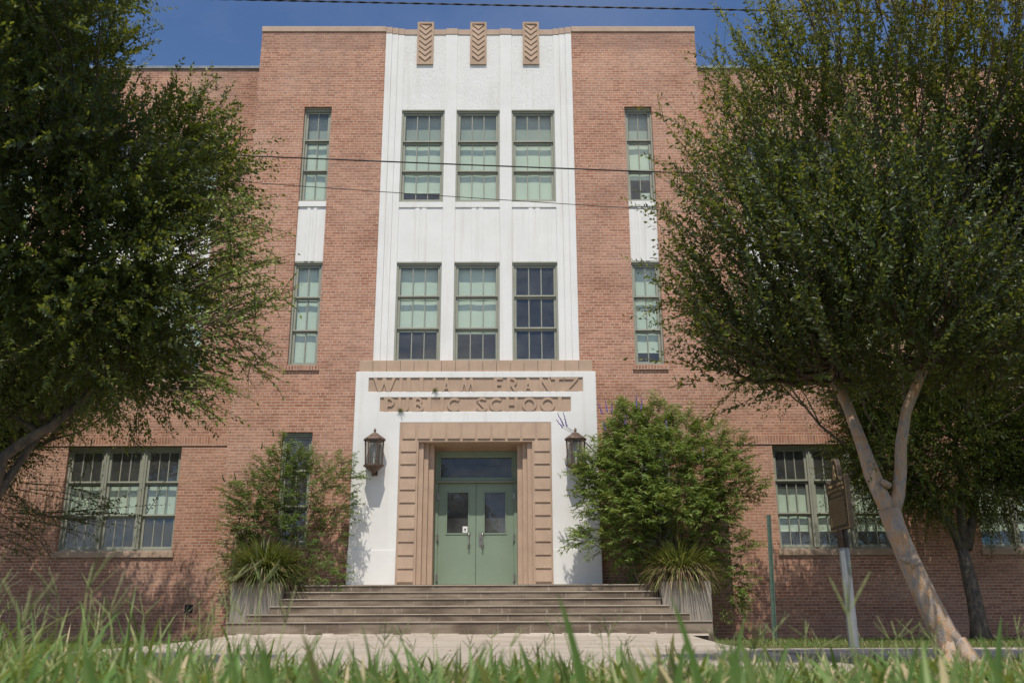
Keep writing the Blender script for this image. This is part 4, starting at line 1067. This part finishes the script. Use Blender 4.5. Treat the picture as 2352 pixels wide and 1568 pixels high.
Br = bush(4.45, -1.05, 'full bright green bush with a few purple flower spikes right of the white portal',
    [(-1.05,-.2,4.4,.45,.45,.45,.8), (-.7,-.1,4.85,.5,.45,.5,.9), (-.1,0,5.0,.45,.4,.5,.8), (.6,0,4.75,.45,.4,.45,.7), (1.2,.1,4.5,.4,.4,.5,.6), (1.75,.1,4.3,.3,.3,.45,.5), (-1.3,-.2,3.6,.5,.5,.5,1), (-.8,-.4,3.9,.6,.5,.55,1.1), (0,-.4,4.1,.6,.5,.55,1), (.8,-.2,3.9,.55,.5,.5,.9), (1.5,0,3.7,.5,.45,.5,.8), (2.0,.1,3.4,.35,.35,.4,.5),
     (-1.2,-.4,2.9,.55,.5,.45,1.1), (-.4,-.5,3.0,.6,.5,.5,1.1), (.4,-.4,3.0,.6,.5,.5,1), (1.2,-.1,2.9,.5,.45,.5,.9), (-1.0,-.1,2.2,.5,.45,.4,.9), (-1.75,-.5,2.15,.3,.3,.14,.8), (-2.0,-.45,2.2,.2,.2,.1,.6), (.9,.1,2.1,.5,.4,.5,.8), (-.2,0,2.2,.6,.4,.45,.9), (1.7,.1,2.0,.35,.3,.3,.4), (1.5,.2,1.2,.4,.3,.5,.6), (-.6,.2,1.5,.5,.3,.4,.4), (-1.65,-.3,3.3,.35,.3,.3,.7), (-1.62,-.5,3.85,.3,.25,.3,.7), (-1.9,-.5,3.75,.15,.15,.12,1.5)], 980, .60, .155, 20,
    [(2.13,4.72,-.5,.34), (2.2,4.7,-.25,.36), (2.1,4.68,-.8,.26), (3.05,5.0,-.4,.32), (3.15,5.05,-.1,.3), (3.25,5.0,.1,.26), (3.85,5.15,.05,.32), (3.95,5.1,.15,.3), (4.55,4.6,-.1,.28), (5.35,3.95,.1,.26), (5.25,3.9,-.2,.26), (3.55,4.75,.2,.25), (3.1,4.6,-.2,.24)])

for e in ((2.13, -1.55, 4.80), (2.2, -1.55, 4.78), (2.1, -1.55, 4.76)): stalk(Br, (2.95, -1.4, 4.1), e)
# --- strap-leaved clumps in the planters
M['strap'] = leaf_mat('strap_leaf', [(0, (.03,.05,.018)), (.45, (.075,.105,.03)), (.8, (.19,.215,.06)), (1, (.34,.33,.13))], .2, .45, .4)
M['deadstrap'] = leaf_mat('dead_strap_leaf', [(0, (.13,.085,.055)), (.5, (.30,.20,.13)), (1, (.48,.36,.25))], .12, .7, .2)
def blades(base, az, elev, ln, wd, sag, tone, segs=7, tip=1.0):
    """arching blades; each a folded ribbon"""
    n = len(base)
    t = np.linspace(0, 1, segs+1)
    h = np.stack([np.cos(az), np.sin(az), np.zeros(n)], 1)
    e = elev[:, None]-sag[:, None]*t[None]**1.4
    step = ln[:, None]/segs
    dx = np.cumsum(np.concatenate([np.zeros((n, 1)), np.cos(e[:, :-1])*step], 1), 1)
    dz = np.cumsum(np.concatenate([np.zeros((n, 1)), np.sin(e[:, :-1])*step], 1), 1)
    P_ = base[:, None]+h[:, None]*dx[..., None]; P_[..., 2] += dz
    side = np.stack([-np.sin(az), np.cos(az), np.zeros(n)], 1)[:, None]
    w = wd[:, None]*np.minimum(1, (1-t)[None]**.6*1.25+.0)*(.55+.45*np.minimum(1, t*5))[None]
    w = np.maximum(w, wd[:, None]*.04)*.5
    nv = np.stack([-np.sin(e)[..., None]*h[:, None, 0:1], -np.sin(e)[..., None]*h[:, None, 1:2], np.cos(e)[..., None]], -1)[..., 0, :] if False else np.stack([-np.sin(e)*h[:, 0:1], -np.sin(e)*h[:, 1:2], np.cos(e)], -1)
    v = np.stack([P_-side*w[..., None]+nv*w[..., None]*.35, P_, P_+side*w[..., None]+nv*w[..., None]*.35], 2)
    tr = []
    for i in range(segs):
        a = i*3
        tr += [(a, a+1, a+4), (a, a+4, a+3), (a+1, a+2, a+5), (a+1, a+5, a+4)]
    tr = np.array(tr)
    T = (np.arange(n)[:, None, None]*(segs+1)*3+tr[None]).reshape(-1, 3)
    return v.reshape(-1, 3), T, np.repeat(tone, (segs+1)*3)
def clump(x, label, ng, nd, R_, tmean, hz):
    Cl = empty('strap_leaf_clump', (x, -1.5, 1.24), label, 'plant')
    def mk(n, l0, l1, e0, e1, s0, s1, w0, w1, tm, ts, z=(1.25, 1.35)):
        r = rng.uniform(0, .28, n); a = rng.uniform(0, 2*math.pi, n)
        base = np.stack([x+r*np.cos(a), -1.5+r*np.sin(a), rng.uniform(*z, n)], 1)
        return blades(base, a+rng.normal(0, .35, n), rng.uniform(e0, e1, n), rng.uniform(l0, l1, n), rng.uniform(w0, w1, n), rng.uniform(s0, s1, n), tm+rng.normal(0, ts, n))
    v, t, o = cat([mk(ng, .6*R_, 1.12*R_, .05, 1.5, .4, 2.0, .020, .036, tmean, .24)]); raw_mesh('green_leaves', v, t, M['strap'], Cl, o)
    v, t, o = cat([mk(nd, .5*R_, 1.0*R_, .1, .9, 1.6, 2.6, .014, .026, .42, .25, (1.25, 1.4))]); raw_mesh('dead_leaves', v, t, M['deadstrap'], Cl, o)
clump(-4.66, 'strap leaved green clump with a skirt of dead leaves in the left planter', 1900, 520, 1.08, .50, 1)
clump(4.68, 'strap leaved clump, browner and sparser, in the right planter', 1300, 1300, 1.0, .66, 1)

# small weeds rooted on the name panels
def weed(x, z, label):
    n = 46; a = rng.uniform(math.pi, 2*math.pi, n)
    v, t, o = blades(np.tile([[x, -.25, z]], (n, 1))+rng.normal(0, .012, (n, 3)), a, rng.uniform(-.2, 1.3, n), rng.uniform(.06, .15, n), rng.uniform(.008, .014, n), rng.uniform(.4, 1.6, n), .5+rng.normal(0, .2, n), 4)
    tag(raw_mesh('weed', v, t, M['strap'], None, o), label, 'weed')
weed(-1.03, 5.975, 'green weed tuft growing on the ledge under the word WILLIAM')
weed(-1.88, 5.462, 'green weed tuft growing on the ledge under the word PUBLIC')

# ------------------------------------------------------------------ marker, posts, cables
M['plaque_edge'] = plain('plaque_edge', (.055, .040, .028), .5, .3, 12, .2)
MK = empty('historical_marker', (5.45, -10, 0), 'brown and gold historical marker plaque with crest on a grey post', 'sign')
MB().lathe([(.068, -.2), (.068, 1.36)], (5.45, -10, 0), 8, R(22)).build('post', M['galv'], MK)
MB().lathe([(.082, 0), (.085, .13), (.07, .24), (.06, .27)], (5.45, -10, 1.32), 12).build('collar', M['plaque'], MK)
ax = Vector((.018, -1, 0)).normalized(); nm = Vector((-1, -.018, 0)).normalized()
M4 = Matrix(((ax.x, 0, -nm.x*-1, 5.455), (ax.y, 0, nm.y, -10.0), (0, 1, 0, 1.56), (0, 0, 0, 1)))
M4 = Matrix(((ax.x, 0, nm.x, 5.455), (ax.y, 0, nm.y, -10.0), (0, 1, 0, 1.56), (0, 0, 0, 1)))
def outline(k):   # local u across, v up; k insets the edge
    w = .37-k; h = .70-k
    pts = [(-w, 0+k), (w, 0+k), (w, h+.02), (w-.02, h+.035)]
    for i in range(9):
        t = i/8; pts.append((w-.05-(w-.05-.125)*t, h+.02-.045*math.sin(math.pi*t)+.02*t))
    for i in range(1, 12):
        a = math.pi*i/12; pts.append((.125*math.cos(a)*(1-k*2), h+.04+(.27-k*.3)*math.sin(a)**.8))
    for i in range(9):
        t = 1-i/8; pts.append((-(w-.05-(w-.05-.125)*t), h+.02-.045*math.sin(math.pi*t)+.02*t))
    pts += [(-w+.02, h+.035), (-w, h+.02)]
    return pts
def local_prism(poly, d0, d1):
    n = len(poly); vs = [M4 @ Vector((u, v, d0)) for u, v in poly]+[M4 @ Vector((u, v, d1)) for u, v in poly]
    return vs, [tuple(range(n-1, -1, -1)), tuple(range(n, 2*n))]+[(i, (i+1) % n, (i+1) % n+n, i+n) for i in range(n)]
pq = MB().add(*local_prism(outline(0), -.03, .028)).build('plaque', M['plaque_edge'], MK)
MB().add(*local_prism(outline(.004), .0275, .032)).build('plaque_border', M['brass'], pq)
MB().add(*local_prism(outline(.022), .0315, .034)).build('plaque_field', M['plaque'], pq)
text_mesh('WILLIAM T. FRANTZ', .062, .004, 'plaque_title', M['brass'], pq, M4 @ Matrix.Translation((0, .60, .036)))
text_mesh('ELEMENTARY SCHOOL', .060, .004, 'plaque_title', M['brass'], pq, M4 @ Matrix.Translation((0, .535, .036)))
rows = MB(); random.seed(5)
for i in range(19):
    v0 = .50-.0238*i; u = -.22 if i < 2 else -.31
    if i == 2: rows.build('plaque_text', M['brass'], pq); rows = MB(); continue
    if i > 12: u = -.22
    end = .22 if i < 2 else .31-random.uniform(0, .05)
    while u < end-.03:
        wl_ = random.uniform(.02, .07); 
        rows.add(*local_prism([(u, v0), (min(end, u+wl_), v0), (min(end, u+wl_), v0+.0105), (u, v0+.0105)], .0342, .0375)); u += wl_+.013
rows.build('plaque_text', M['brass'], pq)
MB().add(*local_prism([(-.31, .06), (-.245, .06), (-.245, .2), (-.31, .2)], .0342, .0372)).build('plaque_badge', M['brass'], pq)
cr = MB().add(*local_prism([(-.04, .70), (.05, .695), (.06, .74), (.03, .79), (.035, .85), (.01, .91), (-.02, .86), (-.035, .8), (-.05, .74)], .0342, .044)); cr.build('plaque_crest', M['brass'], pq)

GP = MB()
for p in [[(-.045, 0), (-.03, 0), (-.03, -.028), (-.045, -.028)], [(.03, 0), (.045, 0), (.045, -.028), (.03, -.028)]]: pass
def upost(m, b, t):
    prof = [(-.05,-.012), (-.028,-.012), (-.02,.02), (.02,.02), (.028,-.012), (.05,-.012), (.05,-.006), (.032,-.006), (.024,.026), (-.024,.026), (-.032,-.006), (-.05,-.006)]
    n = len(prof); vs = [(b[0]+p, b[1]+q, b[2]) for p, q in prof]+[(t[0]+p, t[1]+q, t[2]) for p, q in prof]
    quads = [(i, (i+1) % n, (i+1) % n+n, i+n) for i in range(n)]
    m.add(vs, quads+[tuple(range(n-1, -1, -1)), tuple(range(n, 2*n))])
upost(GP, (6.70, -1.5, -.15), (6.79, -1.5, 2.735))
for i in range(40):
    z = .1+i*.064; x = 6.70+.09*(z+.15)/2.885
    GP.lathe([(.0045, -.001), (.0045, .001)], (x, -1.481, z), 6) if False else GP.box(x-.006, x+.006, -1.4815, -1.479, z, z+.012)
tag(GP.build('sign_post', M['greenpost']), 'bare green channel steel post with no sign, in front of the right wing', 'post')

def cable(name, a, b, Y, r, sag, label, twist=False):
    a, b = at(*a, Y), at(*b, Y); d = b-a
    p0, p1 = a-d*1.2, b+d*1.2; n = 60
    s0 = lambda t: -sag*(4*t*(1-t)-1)
    base = []
    for i in range(n+1):
        t = i/n; p = p0.lerp(p1, t); p.z -= sag*4*(t-.353)*(.647-t)*0 + 0
        p.z += sag*((t-.5)**2-.147**2)
        base.append(p)
    m = MB()
    if twist:
        n2 = 900; L = (p1-p0).length
        for ph in (0, math.pi):
            pts = []
            for i in range(n2+1):
                t = i/n2; p = p0.lerp(p1, t); p.z += sag*((t-.5)**2-.147**2); w = ph+t*L/.42*2*math.pi
                pts.append(p+Vector((0, math.cos(w)*r*.9, math.sin(w)*r*.9)))
            m.tube(pts, r, 5)
    else: m.tube(base, r, 8)
    tag(m.build(name, M['cable'], None, smooth=True), label, 'cable', 'overhead cables')
cable('overhead_cable', (560, 0), (1900, 27), -11, .0085, .25, 'twisted black cable crossing the sky above the parapet', True)
cable('overhead_cable', (540, 357), (1700, 402), -11, .0105, .3, 'thicker of the two cables strung in front of the top floor windows')
cable('overhead_cable', (500, 414), (1640, 490), -11, .0052, .5, 'thin cable sagging just below the top floor windows')

# ------------------------------------------------------------------ grass
M['grass'] = leaf_mat('grass_blade', [(0, (.055,.10,.026)), (.4, (.115,.215,.05)), (.65, (.23,.31,.105)), (.8, (.40,.35,.18)), (1, (.56,.44,.28))], .35, .5, .4)
def field(n, x0, x1, y0, y1, hmin, hmax, w0, w1, tm, ts, segs=5, keep=None, dryp=.15, sag=(.2, 1.5)):
    x = rng.uniform(x0, x1, n); y = rng.uniform(y0, y1, n)
    if keep is not None: k = keep(x, y); x, y = x[k], y[k]; n = len(x)
    z = gz(x, y)-.03
    tone = tm+rng.normal(0, ts, n); dr = rng.random(n) < dryp; tone = np.where(dr, rng.uniform(.68, 1, n), np.minimum(tone, .68))
    return blades(np.stack([x, y, z], 1), rng.uniform(0, 2*math.pi, n), rng.uniform(.15, 1.5, n), rng.uniform(hmin, hmax, n)+.02, rng.uniform(w0, w1, n), rng.uniform(*sag, n), tone, segs)
notcam = lambda x, y: ((x-CAMX)**2+(y+CAMD)**2 > .55**2)
parts = [field(40000, -3.0, 4.6, -23.5, -20.9, .05, .13, .005, .0135, .40, .2, 6, notcam, .32, (.3, 2.4)),
         field(5200, -1.6, 3.1, -23.0, -21.5, .08, .16, .008, .0165, .38, .16, 7, lambda x, y: ((x-CAMX)**2+(y+CAMD)**2 > .5**2), .25, (.3, 2.2)),
         field(2600, -2.6, .1, -22.4, -19.8, .12, .24, .005, .011, .42, .16, 7, None, .2, (.2, 1.6)),
         field(46000, -6, 7.5, -21, -17.6, .05, .12, .004, .008, .42, .18, 4, None, .28),
         field(9000, 3.6, 12, -17.4, -13.45, .03, .07, .004, .007, .5, .2, 3, None, .55),
         field(7000, -12, -5.2, -17.6, -13.45, .04, .09, .004, .007, .42, .2, 3, None, .3),
         field(9000, 4.7, 15, -10.3, 1.4, .05, .10, .006, .011, .32, .15, 3, lambda x, y: (x > 5.4) | (y < -3.2), .1),
         field(6000, -15, -5.2, -10.3, 1.4, .05, .10, .006, .011, .32, .15, 3, None, .1)]
v, t, o = cat(parts); tag(raw_mesh('grass', v, t, M['grass'], None, o), kind='stuff')
# seeding grass stalks: thin culms ending in three or four finger-like spikes
M['seed'] = leaf_mat('seed_head', [(0, (.13,.19,.05)), (.5, (.24,.27,.11)), (1, (.40,.34,.24))], .25, .6, .2)
def seeds(spec):
    parts = []
    for (x, y, h, n_) in spec:
        z = float(gz(np.array(x), np.array(y)))-.02
        p = Vector((x, y, z)); lean = Vector((rng.normal(0, .13), rng.normal(0, .13), 1)).normalized(); tip = p+lean*h
        m = MB(); r = .0011
        m.tube([p, p.lerp(tip, .5)+Vector((rng.normal(0, .006), 0, 0)), tip], [r*1.2, r, r*.8], 4)
        for k in range(n_):
            a = rng.uniform(0, 6.28); e = rng.uniform(.5, 1.2); L = h*rng.uniform(.22, .38)
            d = Vector((math.cos(a)*math.cos(e), math.sin(a)*math.cos(e), math.sin(e)))
            q0 = tip-lean*h*rng.uniform(0, .05)
            pts = [q0+d*L*i/8+Vector((0, 0, -.02*L*(i/8)**2)) for i in range(9)]
            m.tube(pts, [.0006]+[(.0013 if i % 2 else .0008)*(1-.04*i) for i in range(7)]+[.0004], 4)
        vv = np.array([tuple(q) for q in m.v]); f = []
        for q in m.f:
            for i in range(1, len(q)-1): f.append((q[0], q[i], q[i+1]))
        zz_ = (vv[:, 2]-z)/h
        parts.append((vv, np.array(f), np.clip(zz_*.5+rng.normal(0, .1), 0, 1)))
    return parts
sp_ = []
for i in range(330):
    y = rng.uniform(-21.9, -18.8); q = rng.uniform(-.62, .62); x = CAMX+(y+CAMD)*q
    if -.24 < q < .08 and rng.random() < .6: continue
    sp_.append((x, y, rng.uniform(.10, .23) if q < -.24 else rng.uniform(.07, .145), int(rng.integers(2, 5))))
for (x, y, Yd, hh) in ((1980, 1370, -22.3, 1), (190, 1300, -22.2, 1), (80, 1330, -22.3, 1), (330, 1370, -22.0, 1), (430, 1390, -21.9, 1), (60, 1390, -22.4, 1), (610, 1390, -22.0, 1), (1830, 1430, -21.6, 1)):
    q = at(x, y+25, Yd); sp_.append((q.x, q.y, q.z-float(gz(np.array(q.x), np.array(q.y)))+.02, 4))
v, t, o = cat(seeds(sp_)); tag(raw_mesh('seeding_grass', v, t, M['seed'], None, o), kind='stuff')
# a few broad blades standing up close to the lens
bl = []
more = tuple((x+rng.normal(0, 60), x, rng.uniform(1455, 1535), rng.uniform(-22.55, -22.2), rng.uniform(.007, .013), rng.uniform(.28, .6)) for x in rng.uniform(-20, 2370, 60))
for (x0, x1, y1, Yd, w, tn) in more+((1370, 1305, 1368, -22.45, .0115, .36), (1640, 1535, 1375, -22.4, .010, .4), (1660, 1655, 1410, -22.3, .008, .34), (1510, 1490, 1500, -22.5, .012, .4), (1730, 1820, 1470, -22.45, .0105, .5), (1750, 1670, 1480, -22.5, .013, .42), (240, 215, 1480, -22.4, .011, .4), (430, 560, 1490, -22.3, .011, .34), (1060, 1070, 1470, -22.3, .009, .36), (880, 885, 1425, -22.2, .006, .34), (640, 600, 1470, -22.3, .008, .45), (130, 170, 1395, -22.1, .006, .5)):
    tp = at(x1, y1, Yd); b0 = at(x0, 1590, Yd); z0 = float(gz(np.array(b0.x), np.array(Yd)))-.02
    dx = tp.x-b0.x; L = math.hypot(dx, tp.z-z0)
    el = math.atan2(tp.z-z0, abs(dx))
    az = 0.0 if dx >= 0 else math.pi
    v_, t_, o_ = blades(np.array([[b0.x, Yd, z0]]), np.array([az]), np.array([min(1.5, el+.12)]), np.array([L*1.02]), np.array([w]), np.array([.28]), np.array([tn]), 10)
    # turn the flat of the blade to face the viewer
    c = np.array([b0.x, Yd, z0]); 
    vv = v_.reshape(-1, 3, 3); mid = vv[:, 1:2]; off = vv-mid
    tang = np.gradient(vv[:, 1], axis=0); tang = norm(tang); sd = norm(np.cross(tang, np.array([.25, 1., 0.])))
    wdt = np.linalg.norm(off[:, 2], axis=1)
    vv[:, 0] = vv[:, 1]-sd*wdt[:, None]; vv[:, 2] = vv[:, 1]+sd*wdt[:, None]; vv[:, 1, 1] += wdt*.35
    bl.append((vv.reshape(-1, 3), t_, o_))
v, t, o = cat(bl); tag(raw_mesh('broad_grass', v, t, M['grass'], None, o), kind='stuff')

# fallen leaves and scraps on the path and steps
n = 260
lx = rng.uniform(-4.6, 4.0, n); ly = rng.uniform(-16, -3.1, n); lz = np.array([wz(q) for q in ly])+.006
st_ = rng.random(n) < .3
k_ = rng.integers(0, 5, n)
ty = np.array([tops[i][1] for i in k_]); tz = np.array([tops[i][0] for i in k_])
ly = np.where(st_, ty+rng.uniform(.02, .25, n), ly); lz = np.where(st_, tz+.006, lz); lx = np.where(st_, rng.uniform(-3.9, 3.9, n), lx)
dd = rng.normal(size=(n, 3)); dd[:, 2] *= .12
v, t, o = leaves_from(np.stack([lx, ly, lz], 1), dd, np.tile([[0, 0, 1.]], (n, 1))+rng.normal(0, .15, (n, 3)), rng.uniform(.03, .07, n), rng.uniform(.015, .03, n), rng.random(n))
tag(raw_mesh('leaf_litter', v, t, M['deadstrap'], None, o), kind='stuff')
